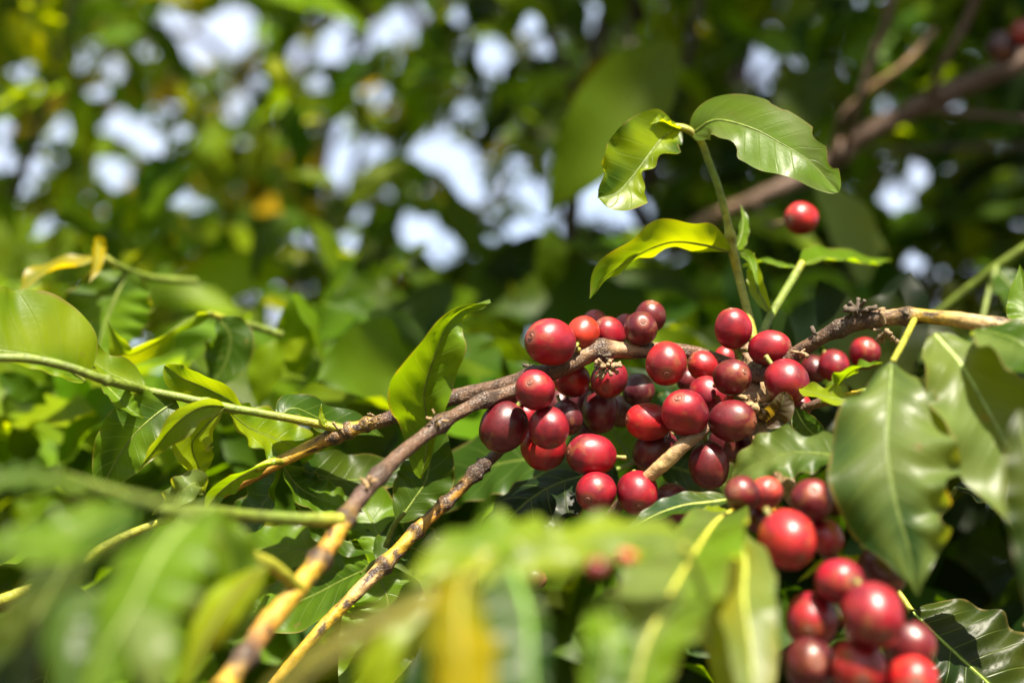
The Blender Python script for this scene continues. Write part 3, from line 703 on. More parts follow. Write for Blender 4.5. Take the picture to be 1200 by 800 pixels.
def in_hole(px, py):
    px = np.asarray(px)[..., None]; py = np.asarray(py)[..., None]
    dx, dy = px - hx[:, 0], py - hx[:, 1]
    c, s = np.cos(hx[:, 4]), np.sin(hx[:, 4])
    u = (dx * c + dy * s) / hx[:, 2]; v = (-dx * s + dy * c) / hx[:, 3]
    return ((u * u + v * v) < 1).any(-1)

prs = np.random.RandomState(21)
PINS = [(prs.uniform(0, 1200), prs.uniform(0, 420), prs.uniform(3, 7)) for _ in range(85)]
PINS = [p_ for p_ in PINS if not (p_[0] > 780 or prs.rand() < .25)]
NT, NU = 12, 3
tt = np.linspace(0, 1, NT + 1)
prof = np.array([leafshape(t, 0) for t in tt])
uu = np.linspace(-1, 1, 2 * NU + 1)
TF = [(i * 7 + j, i * 7 + j + 1, (i + 1) * 7 + j + 1, (i + 1) * 7 + j) for i in range(NT) for j in range(6)]
def leaf_arr(rs, base, tg, nrm, L, wfrac=.19):
    """vertices of one curved, slightly folded and wavy leaf."""
    bend = rs.uniform(.1, 1.1); cup = rs.uniform(.05, .5); ph = rs.uniform(0, 6); wv = rs.uniform(.02, .09)
    tg = tg / np.linalg.norm(tg); nrm = nrm - tg * nrm.dot(tg); nrm = nrm / np.linalg.norm(nrm); sd = np.cross(tg, nrm)
    ang = bend * tt
    xs = L * np.cumsum(np.cos(ang)) / (NT + 1); zs = -L * np.cumsum(np.sin(ang)) / (NT + 1)
    T, U = np.meshgrid(tt, uu, indexing='ij')
    Wd = prof[:, None] * L * wfrac
    X = xs[:, None] + 0 * U
    Y = U * Wd
    Z = zs[:, None] + cup * np.abs(U) ** 1.5 * Wd + wv * L * .5 * np.abs(U) ** 2 * np.sin(T * 18 + ph + (U > 0) * 2)
    return (base + X[..., None] * tg + Y[..., None] * sd + Z[..., None] * nrm).reshape(-1, 3)
RTn = np.array(RT); CLn = np.array(CAMLOC)
def project(V):
    q = (V - CLn) @ RTn          # world -> view aligned
    return q[:, 0] / (q[:, 1] * KPX) + 600, 400 - q[:, 2] / (q[:, 1] * KPX), q[:, 1]
def Pn(px, py, d): return np.array(P(px, py, d))

CELL = 5.0
X0, X1, Y0, Y1 = -420, 1620, -420, 980
GW, GH = int((X1 - X0) / CELL), int((Y1 - Y0) / CELL)
cov = np.zeros((GH, GW), dtype=np.int16)
gx, gy = np.meshgrid(X0 + (np.arange(GW) + .5) * CELL, Y0 + (np.arange(GH) + .5) * CELL)
hole = in_hole(gx, gy)
pin = np.zeros_like(hole)
for a, b_, r_ in PINS: pin |= (gx - a) ** 2 + (gy - b_) ** 2 < r_ ** 2
rs = np.random.RandomState(5)
# gaps outside the picture too, so the hedge stays airy from a step aside
for k in range(70):
    a, b = rs.uniform(X0, X1), rs.uniform(Y0, 250)
    if -30 < a < 1230 and b > -30: continue
    hole |= ((gx - a) / rs.uniform(10, 50)) ** 2 + ((gy - b) / rs.uniform(10, 35)) ** 2 < 1
SHRUB = [  # x, distance, label, tints by shrub, darkened at right to stand in for shade
    (-.95, 2.3, 'tall airy coffee shrub with sky showing through its crown, at the far left', ('mid', 'deep', 'deep', 'ygr')),
    (-.30, 2.0, 'coffee shrub with yellowing leaves left of the middle, far behind the cherries', ('ygr', 'young', 'deep', 'mid')),
    (.32, 2.1, 'coffee shrub behind the bitten leaf shoot, ringed with round patches of sky', ('mid', 'deep', 'deep', 'olive')),
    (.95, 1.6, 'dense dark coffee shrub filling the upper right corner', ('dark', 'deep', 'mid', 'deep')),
    (-.42, 1.00, 'low bright green coffee shrub at left, just behind the backlit leaves', ('young', 'lime', 'young', 'mid')),
    (.10, 1.05, 'low green coffee shrub behind the main cherry cluster', ('mid', 'deep', 'mid', 'young')),
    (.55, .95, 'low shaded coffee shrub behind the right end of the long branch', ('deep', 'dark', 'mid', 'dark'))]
store = {i: [] for i in range(len(SHRUB))}
def pick_shrub(x, d):
    return min(range(len(SHRUB)), key=lambda i: abs(SHRUB[i][0] * (d / SHRUB[i][1]) - x) + 1.6 * abs(math.log(SHRUB[i][1] / d)))
SHADE_TINT_ZONES = [(1140, 650, 62, 95), (1110, 330, 60, 40), (20, 760, 60, 50), (250, 640, 40, 60)]  # background leaves in these ellipses get a dark tint that paints in deep shade
def try_leaf(px, py, d, L, commit=True, tint=None, maxhole=.04, face=None, az=None):
    base = Pn(px, py, d)
    a = rs.uniform(0, 2 * math.pi) if az is None else az
    tg = RTn @ np.array([math.cos(a), rs.uniform(-.6, .6), math.sin(a) * .8 - .25])
    nr = RTn @ (np.array([rs.normal(0, .5), -rs.uniform(.1, 1.0), rs.uniform(.15, 1.2)]) if face is None else np.array(face))
    V = leaf_arr(rs, base - tg / np.linalg.norm(tg) * L * .45, tg, nr, L, rs.uniform(.17, .23))
    x, y, dd = project(V)
    if dd.min() < .5: return False
    # dense samples
    G = V.reshape(NT + 1, 7, 3)
    x2 = x.reshape(NT + 1, 7); y2 = y.reshape(NT + 1, 7)
    k = np.linspace(0, NT, 40); i0 = np.minimum(k.astype(int), NT - 1); f = (k - i0)[:, None]
    xs = x2[i0] * (1 - f) + x2[i0 + 1] * f; ys = y2[i0] * (1 - f) + y2[i0 + 1] * f
    j = np.linspace(0, 6, 15); j0 = np.minimum(j.astype(int), 5); g = j - j0
    xs = xs[:, j0] * (1 - g) + xs[:, j0 + 1] * g; ys = ys[:, j0] * (1 - g) + ys[:, j0 + 1] * g
    ci = ((xs - X0) / CELL).astype(int); ri = ((ys - Y0) / CELL).astype(int)
    ok = (ci >= 0) & (ci < GW) & (ri >= 0) & (ri < GH)
    ci, ri = ci[ok], ri[ok]
    if len(ci) == 0: return False
    if hole[ri, ci].mean() > maxhole or (maxhole < .1 and pin[ri, ci].any()): return False
    xi = xs[2:-2, 3:-3].ravel(); yi = ys[2:-2, 3:-3].ravel()      # only the solid middle of the blade counts as cover
    ci = ((xi - X0) / CELL).astype(int); ri = ((yi - Y0) / CELL).astype(int)
    ok = (ci >= 0) & (ci < GW) & (ri >= 0) & (ri < GH)
    cov[ri[ok], ci[ok]] += 1
    q = (base - CLn) @ RTn
    si = pick_shrub(q[0], q[1])
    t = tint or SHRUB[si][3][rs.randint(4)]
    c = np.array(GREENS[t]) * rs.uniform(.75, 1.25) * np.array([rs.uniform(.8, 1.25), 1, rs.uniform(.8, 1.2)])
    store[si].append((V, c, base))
    return True
# a few leaves that can be told apart
for (px, py, d, L, t, az) in [(325, 240, 1.25, .06, 'yellow', .6), (30, 132, 1.6, .12, 'gold', 1.2), (372, 242, 1.4, .07, 'ygr', .2), (275, 325, .85, .085, 'lime', 3.0), (240, 300, .95, .07, 'young', 3.3),
        (215, 345, .80, .07, 'lime', .3), (285, 280, 1.0, .06, 'lime', -.5), (200, 105, 1.7, .10, 'ygr', 1.2), (250, 170, 1.5, .09, 'young', 1.7), (300, 130, 1.5, .16, 'mid', 1.3), (210, 205, 1.3, .07, 'ygr', .2),
        (45, 245, 1.1, .06, 'lime', 1.5), (70, 285, 1.1, .05, 'ygr', .5), (600, 390, .75, .07, 'lime', .1), (700, 350, .85, .12, 'mid', 2.6), (640, 320, .9, .12, 'deep', .3),
        (375, 470, .70, .08, 'young', .5), (395, 395, .9, .05, 'lime', 1.1), (345, 420, .8, .05, 'lime', .4), (430, 330, .9, .045, 'lime', .4), (300, 400, .7, .05, 'young', 2.2), (60, 470, .62, .09, 'young', .2), (470, 470, .6, .09, 'young', 2.4), (1000, 268, .74, .085, 'pale', -.9), (900, 260, .8, .07, 'young', .4),
        (1030, 40, 1.0, .09, 'young', 1.0), (1110, 70, 1.0, .09, 'young', .3), (940, 90, .9, .12, 'mid', 1.5), (555, 200, 1.8, .1, 'mid', 1)]:
    for _ in range(40):
        if try_leaf(px, py, d, L, tint=t, az=az, maxhole=.12): break
for (px, py, d, L, t, fc, az) in [(735, 115, .80, .14, 'young', (.35, -.75, .55), -2.3), (700, 140, .84, .12, 'gold', (-.3, -.8, .4), -2.0)]:
    try_leaf(px, py, d, L, tint=t, face=fc, az=az, maxhole=1)
def fill(layers, frac, maxn):
    n = 0; fails = 0
    while n < maxn and fails < 14000:
        un = np.argwhere((cov < layers) & ~hole & (need > 0))
        if len(un) < frac * need.sum(): break
        for r, c in un[rs.randint(0, len(un), 40)]:
            if cov[r, c] >= layers: continue
            px = X0 + (c + .5) * CELL; py = Y0 + (r + .5) * CELL
            low = py > 400 + 40 * math.sin(px / 90)
            if low: d = rs.uniform(.58, 1.0); L = rs.uniform(.045, .10)
            elif py > 260: d = rs.uniform(.75, 1.6); L = rs.uniform(.04, .10)
            else: d = rs.uniform(.9, 2.2); L = rs.uniform(.05, .12)
            if px > 780: d = max(d * .9, 1.0) if py < 330 else d * .9
            tn_ = None
            for (ea, eb, ec, ed_) in SHADE_TINT_ZONES:
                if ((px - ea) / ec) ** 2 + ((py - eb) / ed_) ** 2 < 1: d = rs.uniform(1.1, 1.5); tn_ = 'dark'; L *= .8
            if py < 330 and rs.rand() < .35: L *= .6
            if fails > 400: L *= rs.uniform(.3, .9)
            if try_leaf(px, py, d, L, tint=tn_, maxhole=.07 if fails < 2500 else .14): n += 1
            else: fails += 1
    return n, fails
need = np.ones_like(hole)
fr = (gx > 0) & (gx < 1200) & (gy > 0) & (gy < 330)
print('fill1', fill(1, .02, 6000))
print('fill1b', fill(2, .06, 5000))
print('uncovered', ((cov == 0) & fr).sum() / fr.sum(), (hole & fr).sum() / fr.sum())
need = (gy > 330)
print('fill2', fill(2, .04, 2500))
need = (gy > 60) & (rs.rand(GH, GW) > .3)
print('fill3', fill(1, .02, 600))

need = gy > 380
print('fill4', fill(1, .001, 900))
def build_crown(root, leaves):
    nv = len(leaves[0][0])
    V = np.concatenate([l[0] for l in leaves]) - np.array(root.location)
    T = np.repeat(np.array([l[1] for l in leaves]), nv, axis=0)
    me = bpy.data.meshes.new('crown')
    F = (np.array(TF)[None] + (np.arange(len(leaves)) * nv)[:, None, None]).reshape(-1, 4)
    me.vertices.add(len(V)); me.vertices.foreach_set('co', V.astype(np.float32).ravel())
    me.loops.add(F.size); me.loops.foreach_set('vertex_index', F.astype(np.int32).ravel())
    me.polygons.add(len(F)); me.polygons.foreach_set('loop_start', np.arange(0, F.size, 4, dtype=np.int32))
    me.update(calc_edges=True); me.validate()
    me.polygons.foreach_set('use_smooth', [True] * len(me.polygons))
    at = me.color_attributes.new('tint', 'FLOAT_COLOR', 'POINT')
    arr = np.ones((len(V), 4), dtype=np.float32); arr[:, :3] = T
    at.data.foreach_set('color', arr.ravel())
    me.materials.append(M_CROWN)
    o = bpy.data.objects.new('crown', me); COL.objects.link(o); o.parent = root
    return o
BR = (.045, .03, .018)
def trunk_and_limbs(root, gp, top, leaves, seed, r0=.022, nl=11):
    rr = random.Random(seed)
    W = [(gp.x, gp.y, -.02, r0 * 1.5, *BR), (gp.x + rr.uniform(-.04, .04), gp.y, .5, r0, *BR), (gp.x + rr.uniform(-.05, .05), gp.y + .03, 1.1, r0 * .85, *BR),
         (gp.x + rr.uniform(-.08, .08), gp.y, top * .8, r0 * .6, *BR), (gp.x + rr.uniform(-.12, .12), gp.y, top, r0 * .25, *BR)]
    V, F, T = tube_world(W, rough=.12, nc=12, step=.02, dark_nodes=False, seed=seed)
    mesh_obj('trunk', V, F, M_STEM, root, tint=T)
    for k in range(nl):
        l = leaves[rr.randrange(len(leaves))]
        e = Vector(l[2]); zb = min(max(e.z - rr.uniform(.05, .45), .3), top * .9)
        s = Vector((gp.x, gp.y, zb))
        m = (s + e) / 2 + Vector((rr.uniform(-.05, .05), rr.uniform(-.05, .05), rr.uniform(0, .12)))
        V, F, T = tube_world([(*s, r0 * .5, *BR), (*m, r0 * .28, *BR), (*e, r0 * .12, .14, .12, .04)], rough=.1, nc=8, step=.015, dark_nodes=False, seed=seed + k)
        mesh_obj('limb', V, F, M_STEM, root, tint=T)
for i, (x, d, lab, tn) in enumerate(SHRUB):
    if not store[i]: continue
    g = P(600 + x / (d * KPX), 400, d); g.z = 0
    lv = store[i]
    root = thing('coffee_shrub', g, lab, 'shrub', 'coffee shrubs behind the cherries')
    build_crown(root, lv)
    trunk_and_limbs(root, g, max(1.5, np.percentile([l[2][2] for l in lv], 90)), lv, 50 + i, r0=.02 if d > 1.3 else .012)
    print(i, len(lv))

# the thick bough and its twigs, upper right
bough = thing('bare_bough', P(1300, 10, .95), 'thick blurred brown bough with thin twigs running down from the upper right corner', 'branch')
stem(bough, [(1330, -10, .84, 11.4, 'brown'), (1205, 68, .84, 11.4, 'brown'), (1110, 110, .84, 12.2, 'brown'), (1020, 155, .85, 11.4, 'brown'), (955, 200, .86, 10.6, 'brown'), (890, 232, .86, 9.1, 'brown'), (820, 262, .87, 7.6, 'tan'), (785, 300, .88, 6.1, 'brown')], rough=.15, seed=61, nodes=(.3, .5), dark_nodes=False)
stem(bough, [(1052, -40, .80, 5.3, 'brown'), (1040, 20, .81, 5.3, 'brown'), (1022, 70, .82, 5.3, 'brown'), (1005, 125, .83, 4.6, 'brown'), (992, 168, .85, 4.6, 'brown')], name='side_twig', rough=.15, seed=62, dark_nodes=False)
stem(bough, [(1150, -30, .80, 5.3, 'brown'), (1135, 20, .81, 5.3, 'brown'), (1105, 75, .82, 4.6, 'brown'), (1085, 120, .84, 4.6, 'brown')], name='side_twig', rough=.15, seed=63, dark_nodes=False)
stem(bough, [(1096, 35, .82, 3.8, 'tan'), (1060, 75, .82, 3.8, 'tan'), (1020, 105, .83, 3.8, 'tan'), (985, 140, .84, 3.8, 'brown'), (975, 185, .855, 3.8, 'brown')], name='side_twig', rough=.15, seed=64, dark_nodes=False)
stem(bough, [(1260, 145, .83, 3.8, 'dark'), (1150, 135, .83, 3.8, 'brown'), (1080, 128, .84, 3.8, 'brown')], name='side_twig', rough=.15, seed=65, dark_nodes=False)
stem(bough, [(1290, 175, .92, 3.8, 'dark'), (1150, 172, .93, 3.0, 'dark'), (1020, 178, .94, 3.0, 'dark')], name='side_twig', rough=.15, seed=66, dark_nodes=False)
dk = thing('bare_bough', P(470, -30, 1.5), 'thin dark bough crossing the bright gaps from the top middle', 'branch')
stem(dk, [(440, -60, 1.5, 7, 'dark'), (500, 40, 1.5, 7, 'dark'), (555, 95, 1.5, 6, 'dark'), (600, 155, 1.5, 5, 'dark'), (640, 225, 1.5, 4, 'dark'), (680, 300, 1.5, 4, 'dark')], rough=.15, seed=67, dark_nodes=False)
stem(dk, [(600, 155, 1.5, 3, 'dark'), (590, 200, 1.52, 3, 'dark'), (560, 260, 1.55, 3, 'dark')], name='side_twig', rough=.15, seed=68, dark_nodes=False)
stem(bough, [(885, 236, .86, 3, 'brown'), (900, 262, .80, 3, 'brown'), (915, 262, .65, 3, 'tan'), (930, 256, .575, 3, 'ygreen')], name='side_twig', rough=.1, seed=70, dark_nodes=False)
gs = thing('leafy_shoot', P(1230, 270, .62), 'blurred green stems crossing below the bough at the right edge', 'shoot')
stem(gs, [(1240, 265, .60, 6, 'green'), (1180, 305, .61, 6, 'green'), (1140, 335, .62, 6, 'green'), (1095, 372, .63, 6, 'green')], rough=.03, dark_nodes=False)
stem(gs, [(1168, 312, .61, 3, 'green'), (1158, 345, .60, 3, 'green'), (1150, 380, .59, 3, 'green')], name='side_stem', rough=.03, dark_nodes=False)
leaf(gs, [(1168, 316, .61), (1190, 340, .60), (1215, 360, .59), (1250, 375, .58)], 32, (0, -.7, .7), 'mid', cup=.2, shape=1)

# unseen canopy added to block sun: its leaves dapple what stands behind the cherries
shade_canopy = thing('added_shade_canopy', Vector((1.9, 2.4, 0)), 'unseen canopy added high over the shrubs to shade them, beyond the top edge', 'tree')
cl = []
rc = np.random.RandomState(9)
cents = [(rc.uniform(-2.4, 2.4), rc.uniform(0.25, 3.4), rc.uniform(1.15, 2.1)) for _ in range(CANOPY_N)]
cents = [q_ for q_ in cents if q_[0] > .25 or rc.rand() < .26]
cents += [(rc.uniform(.3, 1.9), rc.uniform(.15, 2.2), rc.uniform(1.0, 1.7)) for _ in range(45)]
for cx, cy, cz in cents:
    for k in range(26):
        b = np.array([cx, cy, cz]) + rc.normal(0, 1, 3) * np.array([.20, .20, .09])
        if b[1] < .1 + (b[2] - 1.0) * -.2: continue
        q = RTn @ b + CLn
        tg = np.array([rc.normal(), rc.normal(), -.3]); nr = np.array([rc.normal(0, .35), rc.normal(0, .35), 1.0])
        # keep the view free: nothing inside the frame
        px, py, dd = project(q[None]);
        if dd[0] > 0 and py[0] > -120: continue
        V = leaf_arr(rc, q, tg, nr, rc.uniform(.10, .17), .2)
        cl.append((V, np.array(GREENS['mid']) * rc.uniform(.7, 1.2), q))
build_crown(shade_canopy, cl)
# unseen shrubs added round the camera to block sky fill, open towards the sun
SUB = Vector(P(740, 450, .47)); sunl = np.array(RT.transposed() @ SUNV)
for q, (ax0, lab) in enumerate([(-1.9, 'unseen coffee shrub added at the left to block sky light'), (1.9, 'unseen coffee shrub added at the right to block sky light'), (0.0, 'unseen coffee shrub added on the near side to block sky light')]):
    ll = []
    tries = 0
    while len(ll) < 520 and tries < 9000:
        tries += 1
        az_ = (-1.5 + ax0 * .55 + rc.uniform(-.8, .8)) if q < 2 else -math.pi / 2 + rc.uniform(-1.0, 1.0)
        if q == 0: az_ = math.pi + rc.uniform(-1.0, 1.1)
        if q == 1: az_ = rc.uniform(-1.1, 1.0)
        el = rc.uniform(-.6, 1.35) ** 1 if q < 2 else rc.uniform(-.5, 1.3)
        rad = rc.uniform(.75, 1.7)
        dv = np.array([math.cos(az_) * math.cos(el), math.sin(az_) * math.cos(el), math.sin(el)])
        an = math.acos(max(-1, min(1, dv.dot(np.array(SUNV)))))
        if an < .42 or (an < .62 and rc.rand() < .6): continue
        pos = np.array(SUB) + dv * rad
        if pos[2] < .15: continue
        if np.linalg.norm(pos - CLn) < .42: continue
        vl = leaf_arr(rc, pos, rc.normal(0, 1, 3), dv + rc.normal(0, .5, 3), rc.uniform(.11, .18), .2)
        x_, y_, d_ = project(vl)
        if ((d_ > 0) & (x_ > -60) & (x_ < 1260) & (y_ > -60) & (y_ < 860)).any(): continue
        # nothing may stand between the sun and the fruit
        rel = vl - np.array(SUB); al = rel @ np.array(SUNV); pr = np.linalg.norm(rel - al[:, None] * np.array(SUNV), axis=1)
        if (pr < .46).any(): continue
        ll.append((vl, np.array(GREENS[['mid', 'deep', 'mid', 'young'][rc.randint(4)]]) * rc.uniform(.7, 1.2), pos))
    m_ = np.mean([l[2] for l in ll], axis=0)
    g = Vector((m_[0] * 1.3, m_[1] if q < 2 else -1.1, 0))
    rt_ = thing('coffee_shrub', g, lab, 'shrub', 'added shrubs blocking sky light round the camera')
    build_crown(rt_, ll); trunk_and_limbs(rt_, g, 1.9, ll, 120 + q, r0=.014, nl=6)
    print('near', q, len(ll), tries)

trunk_and_limbs(shade_canopy, Vector((1.9, 2.4, 0)), 3.2, cl, 91, r0=.07, nl=16)
print('canopy', len(cl))
# ------------------------------------------------------------------ cherries
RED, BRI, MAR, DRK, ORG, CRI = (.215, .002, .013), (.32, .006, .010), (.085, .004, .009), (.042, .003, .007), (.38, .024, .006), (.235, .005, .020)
# px, py, radius px, elongation, distance, navel direction (right, up, towards the viewer), colour, label
CH = [
 (645,401,27.5,1.08,.457,(-.75,.22,.62),RED,'large bright red cherry sitting on top of the long branch, leftmost of the upper row'),
 (683,391,20,1.08,.470,(.3,.5,-.8),ORG,'orange-red cherry wedged behind the large red one on top of the branch'),
 (697,379,15,1.05,.490,(0,.8,-.4),CRI,'small crimson cherry peeping out behind the orange-red one'),
 (714,391,19,1.08,.478,(-.5,.5,.3),RED,'red cherry third along the top of the branch, right of the orange-red one'),
 (733,384,15,1.05,.492,(0,.8,-.4),CRI,'crimson cherry mostly hidden behind the maroon one with a round navel, above the branch'),
 (751,385,19.5,1.03,.470,(.05,.38,.92),MAR,'maroon cherry above the branch with its ringed navel facing out'),
 (762,371,18,1.03,.484,(.1,.9,.2),MAR,'brown-topped cherry directly behind the maroon one with the ringed navel'),
 (781,426,25,1.04,.457,(-.08,-.45,.88),BRI,'red cherry with a curved corky scar, in front of the branch above the gap'),
 (670,445,20.5,1.06,.478,(-.75,.3,.55),BRI,'bright red cherry just under the branch below the orange-red one'),
 (714,444,22,1.03,.470,(-.25,-.5,.8),RED,'glossy red cherry under the branch beside the dried flower tuft'),
 (704,481,22,1.18,.482,(0,-.9,.35),MAR,'long maroon cherry hanging under the glossy red one'),
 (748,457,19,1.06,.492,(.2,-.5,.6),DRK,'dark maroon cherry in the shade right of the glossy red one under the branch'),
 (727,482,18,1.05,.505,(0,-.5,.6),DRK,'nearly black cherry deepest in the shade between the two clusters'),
 (627,457,23.5,1.03,.446,(-.25,.4,.88),RED,'pale-scarred cherry in front of the place where the branch forks'),
 (590,500,27.5,1.06,.456,(-.45,-.65,.1),MAR,'large maroon cherry, leftmost of all'),
 (600,472,14,1.05,.476,(-.3,.7,.2),CRI,'pink-red cherry mostly hidden between the branch and the large leftmost maroon one'),
 (616,487,15,1.05,.478,(0,-.5,.4),RED,'red sliver of cherry between the scarred one and the leftmost one'),
 (643,501,23.5,1.02,.448,(.2,-.75,.5),RED,'round red cherry in the middle of the lower left bunch, overlapping the one below'),
 (637,524,26,1.02,.466,(.1,-.95,.1),BRI,'red cherry at the bottom of the left bunch, shaded by the round one above it'),
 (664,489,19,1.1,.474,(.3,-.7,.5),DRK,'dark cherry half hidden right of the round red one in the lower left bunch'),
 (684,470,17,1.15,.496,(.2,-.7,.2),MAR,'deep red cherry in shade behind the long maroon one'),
 (693,533,25,1.14,.456,(-.92,.1,.3),RED,'plump red cherry with small pale scratches, above the pair at the bottom'),
 (698,576,23.5,1.05,.450,(-.42,-.28,.86),RED,'cherry with a big ringed navel, left one of the bottom pair'),
 (747,577,24.5,1.06,.452,(0,-.5,.8),RED,'dusky red cherry, right one of the bottom pair'),
 (825,429,17.5,1.1,.474,(-.7,.4,.2),BRI,'bright red cherry right of the scarred one, behind the maroon one'),
 (850,419,13,1.05,.492,(0,.7,-.5),BRI,'small red cherry top showing above the maroon cherry of the middle cluster'),
 (858,442,21.5,1.03,.456,(.5,.3,.8),MAR,'maroon cherry with a pale ringed navel at its upper right, top of the middle cluster'),
 (829,462,20.5,1.06,.470,(-.5,.4,-.3),RED,'red cherry tucked between the two navelled cherries of the middle cluster'),
 (803,484,27,1.03,.450,(-.38,.62,.68),RED,'big red cherry with its navel at upper left, centre of the middle cluster'),
 (760,494,23.5,1.12,.462,(-.95,.1,.2),BRI,'bright red cherry with pale streaks, left of the big navelled one'),
 (768,527,24.5,1.12,.468,(-.7,-.65,.1),MAR,'purple-maroon cherry crossed by the tan twig end'),
 (858,493,24,1.14,.452,(.86,.05,.50),MAR,'dull maroon cherry with its ringed navel at the right, before the corky stem'),
 (831,545,24.5,1.10,.456,(.12,-.98,.1),MAR,'egg-shaped dark red cherry hanging lowest in the middle cluster'),
 (850,519,20,1.05,.482,(.2,-.8,.2),DRK,'dark cherry in shade behind the egg-shaped one'),
 (859,385,21.5,1.08,.474,(-.15,.97,.15),RED,'solitary deep red cherry standing up beside the foot of the green shoot'),
 (902,408,20.5,1.18,.470,(.85,.1,.45),RED,'wide red cherry resting on the branch right of the standing one'),
 (922,447,25.5,1.02,.458,(.5,-.65,.4),RED,'large smooth cherry below the branch, rightmost of the sharp ones'),
 (938,476,13,1.05,.474,(.1,-.8,.2),BRI,'small red cherry behind the dry bract under the rightmost sharp one'),
 (850,462,12,1.05,.480,(0,-.8,.2),ORG,'orange-red sliver of cherry against the corky stem'),
 (788,590,22,1.05,.464,(-.2,.9,.2),MAR,'cherry top rising just above the green leaf at the bottom of the middle cluster'),
 (977,428,18,1.05,.515,(.2,-.5,.8),RED,'blurred red cherry in the shade behind the right branch, middle of three'),
 (1013,414,18,1.05,.52,(.2,.5,.8),RED,'blurred red cherry rightmost of three behind the right branch'),
 (955,432,16,1.05,.525,(.2,-.5,.8),MAR,'blurred dark cherry leftmost of three behind the right branch'),
 (939,256,19,1.06,.56,(-.7,-.1,.6),BRI,'lone blurred red cherry hanging below the right bitten leaf'),
 (1202,40,16,1.04,.80,(-.5,.1,.8),BRI,'lone red cherry cut by the right edge near the bough'),
 (1176,56,19,1.04,.80,(-.3,-.5,.8),(.03,.015,.015),'shrivelled black cherry on the bough near the right edge'),
 (870,579,21,1.04,.424,(-.5,.3,.8),MAR,'maroon cherry under the lobed leaf, left end of the blurred lower group'),
 (897,578,20,1.04,.428,(.2,.5,.8),(.42,.045,.03),'pinkish orange cherry beside the corky stub'),
 (952,586,24.5,1.04,.418,(-.1,.5,.8),MAR,'maroon cherry right of the corky stub'),
 (978,586,19,1.04,.435,(.5,0,.6),DRK,'dark cherry behind the maroon one right of the corky stub'),
 (922,632,33,1.04,.404,(.3,-.5,.7),BRI,'brightest red blurred cherry with a white glint at its left'),
 (968,629,21,1.04,.420,(.3,-.5,.7),CRI,'magenta cherry right of the brightest blurred one'),
 (1034,668,27,1.1,.425,(.3,-.5,.7),DRK,'dark red cherry shaded under the small green leaf in the lower right group'),
 (889,607,17,1.04,.428,(.3,-.5,.7),DRK,'dark cherry under the yellow twig of the lower right group'),
 (984,681,27.5,1.04,.400,(.3,.2,.9),CRI,'topmost cherry of the blurred corner bunch'),
 (951,726,31.5,1.04,.394,(-.3,-.2,.9),RED,'left cherry of the blurred corner bunch'),
 (1023,720,36,1.02,.385,(.1,-.5,.8),RED,'largest nearest cherry of the blurred corner bunch'),
 (1066,755,28,1.04,.405,(.6,-.2,.5),MAR,'dark cherry at the right of the blurred corner bunch'),
 (949,779,32,1.04,.390,(.05,.35,.93),DRK,'black-brown cherry with a tan tip at the bottom of the corner bunch'),
 (1007,782,33,1.04,.388,(-.1,-.2,.9),BRI,'bottom middle cherry of the blurred corner bunch'),
 (1069,799,32,1.04,.388,(-.1,.2,.9),BRI,'bottom right cherry of the blurred corner bunch, cut by the lower edge'),
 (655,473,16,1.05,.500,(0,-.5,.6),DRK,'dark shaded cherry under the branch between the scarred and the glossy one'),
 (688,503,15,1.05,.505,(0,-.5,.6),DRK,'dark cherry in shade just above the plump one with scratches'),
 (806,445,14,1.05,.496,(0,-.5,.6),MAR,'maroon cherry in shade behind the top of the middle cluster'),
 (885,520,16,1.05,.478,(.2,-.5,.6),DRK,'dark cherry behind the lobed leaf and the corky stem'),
 (588,682,11,1.04,.30,(0,0,1),CRI,'tiny pink cherry seen under the arch of the blurred leaf, leftmost'),
 (622,678,14,1.3,.44,(1,0,.2),DRK,'dull brown-red cherry in the shade under the arched blurred leaf'),
 (700,664,11,1.1,.29,(.8,0,.5),CRI,'small magenta cherry lying against the blurred leaf at the bottom middle'),
 (641,712,12,1.1,.272,(-.1,-.9,.2),BRI,'small red cherry with a yellow tip before the blue-green blurred leaf'),
 (735,652,8,1.3,.30,(.9,-.2,.3),ORG,'small orange-red cherry on the blurred leaf below the bottom pair'),
]
def unit_sphere(nu=36, nv=26, sd=0.0):
    V, F = [], []
    for i in range(1, nv):
        a = math.pi * i / nv
        for j in range(nu):
            b = 2 * math.pi * j / nu
            z = math.cos(a); r = math.sin(a)
            r2 = r ** .94
            z2 = z * (1 - .05 * math.exp(-(r / .16) ** 2))          # shallow dimple at the navel and the stalk
            lump = 1 + .05 * noise.noise(Vector((r * math.cos(b), r * math.sin(b), z)) * 1.3 + Vector((sd, sd * .7, 0)))
            z = z * (1 + .04 * noise.noise(Vector((r * math.cos(b), r * math.sin(b), sd + 4)) * 1.2))
            V.append(Vector((r2 * math.cos(b) * lump, r2 * math.sin(b) * (1 - .03) * lump, z2)))
    V.append(Vector((0, 0, .945))); V.append(Vector((0, 0, -.945)))
    for i in range(nv - 2):
        for j in range(nu):
            k = (j + 1) % nu
            F.append((i * nu + j, (i + 1) * nu + j, (i + 1) * nu + k, i * nu + k))
    a, b = len(V) - 2, len(V) - 1
    for j in range(nu):
        k = (j + 1) % nu
        F.append((a, j, k)); F.append((b, (nv - 2) * nu + k, (nv - 2) * nu + j))
    return V, F
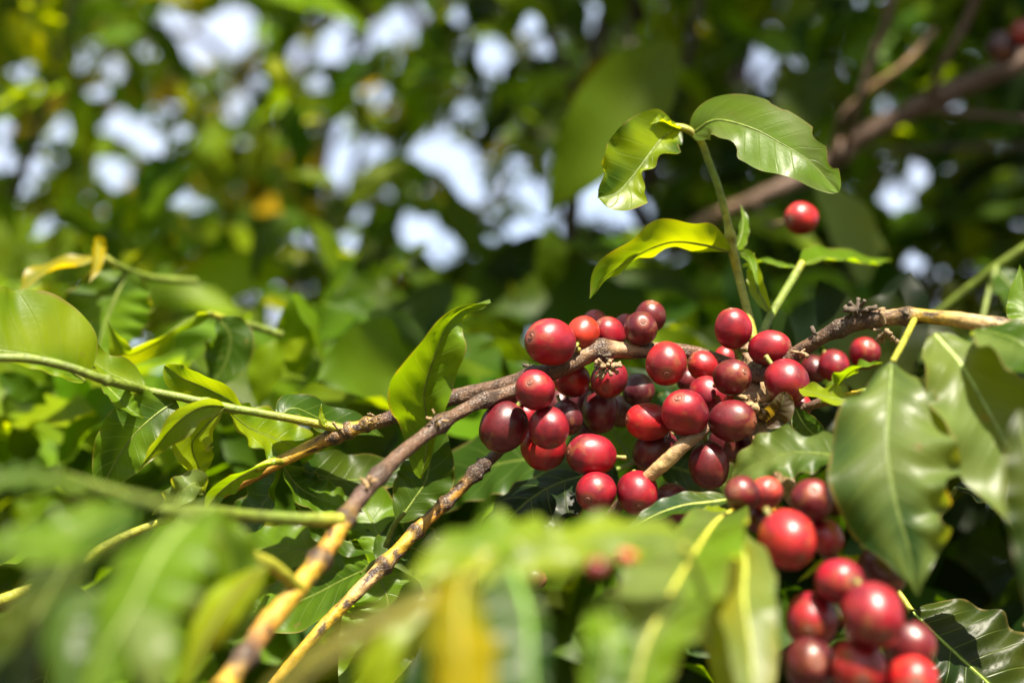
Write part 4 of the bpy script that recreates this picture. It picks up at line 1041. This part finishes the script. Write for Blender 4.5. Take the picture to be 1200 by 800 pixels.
def ring_mesh():
    """navel: raised ring, inner ring and a tiny stud."""
    prof_ = [(.250, -.040), (.230, -.006), (.190, .014), (.160, .010), (.135, -.008), (.110, .004), (.085, .024), (.060, .012), (.036, -.004), (.016, .020), (.0, .024)]
    V, F = [], []; n = 24
    for r, z in prof_[:-1]:
        for j in range(n):
            a = 2 * math.pi * j / n
            V.append(Vector((r * math.cos(a) * (1 + .05 * math.sin(5 * a)), r * math.sin(a), z - r * r * .5)))
    for i in range(len(prof_) - 2):
        for j in range(n):
            k = (j + 1) % n
            F.append((i * n + j, i * n + k, (i + 1) * n + k, (i + 1) * n + j))
    V.append(Vector((0, 0, .024)))
    for j in range(n): F.append(((len(prof_) - 2) * n + j, (len(prof_) - 2) * n + (j + 1) % n, len(V) - 1))
    return V, F
_V, _F = unit_sphere(); ch0 = thing('coffee_cherry', Vector((0, 0, 0)), '', 'cherry', 'ripe coffee cherries')
skin0 = mesh_obj('skin', _V, _F, M_CHERRY, ch0)
VAR = [skin0.data]
for sd_ in (3.1, 6.7, 9.2):
    _v, _f = unit_sphere(sd=sd_); o_ = mesh_obj('skin', _v, _f, M_CHERRY); VAR.append(o_.data); bpy.data.objects.remove(o_)
_V, _F = ring_mesh(); navel0 = mesh_obj('navel', _V, _F, M_NAVEL, ch0)
_V, _F, _T = tube_world([(0, 0, .12, .15, .16, .2, .03), (0, 0, -.1, .11, .16, .2, .03), (.04, .02, -.5, .13, .2, .17, .04)], rough=.08, nc=10, step=.05, dark_nodes=False)
stalk0 = mesh_obj('stalk', _V, _F, M_STEM, ch0, tint=_T)
placed = []
for i, (px, py, r, e, d, ax, colr, lab) in sorted(enumerate(CH), key=lambda q: q[1][4]):
    if px > 860 and py > 560: d *= .94
    R_ = r * KPX * dep(d)
    c = P(px, py, d)
    for _ in range(60):                     # push back until it only touches its neighbours
        hit = False
        for (c2, R2) in placed:
            if (c - c2).length < (R_ + R2) * .97:
                hit = True
        if not hit: break
        d += .0006; R_ = r * KPX * dep(d); c = P(px, py, d)
    R_ *= 1.03
    placed.append((c, R_))
    a = D(ax[0], -ax[2], ax[1]).normalized()
    if i == 0 or not ch0.get('_used'):
        root, sk, nv_, stl = ch0, skin0, navel0, stalk0; ch0['_used'] = 1
    else:
        root = ch0.copy(); COL.objects.link(root)
        sk, nv_, stl = skin0.copy(), navel0.copy(), stalk0.copy()
        for o in (sk, nv_, stl): COL.objects.link(o); o.parent = root
    sk.data = VAR[i % 4]; e += random.uniform(.0, .05)
    root.location = c - a * R_ * e * 1.0
    root.rotation_mode = 'QUATERNION'
    root.rotation_quaternion = a.to_track_quat('Z', 'Y') @ Matrix.Rotation(random.random() * 6.28, 3, 'Z').to_quaternion()
    root.scale = (R_, R_, R_)
    sk.location = (0, 0, e); sk.scale = (1, random.uniform(.93, 1), e)
    nv_.location = (0, 0, e * 1.978); nv_.scale = (1.25, 1.25, 1.8)
    k = random.uniform(.88, 1.12)
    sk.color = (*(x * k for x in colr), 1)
    root['label'] = lab
for o in COL.objects:
    if '_used' in o: del o['_used']
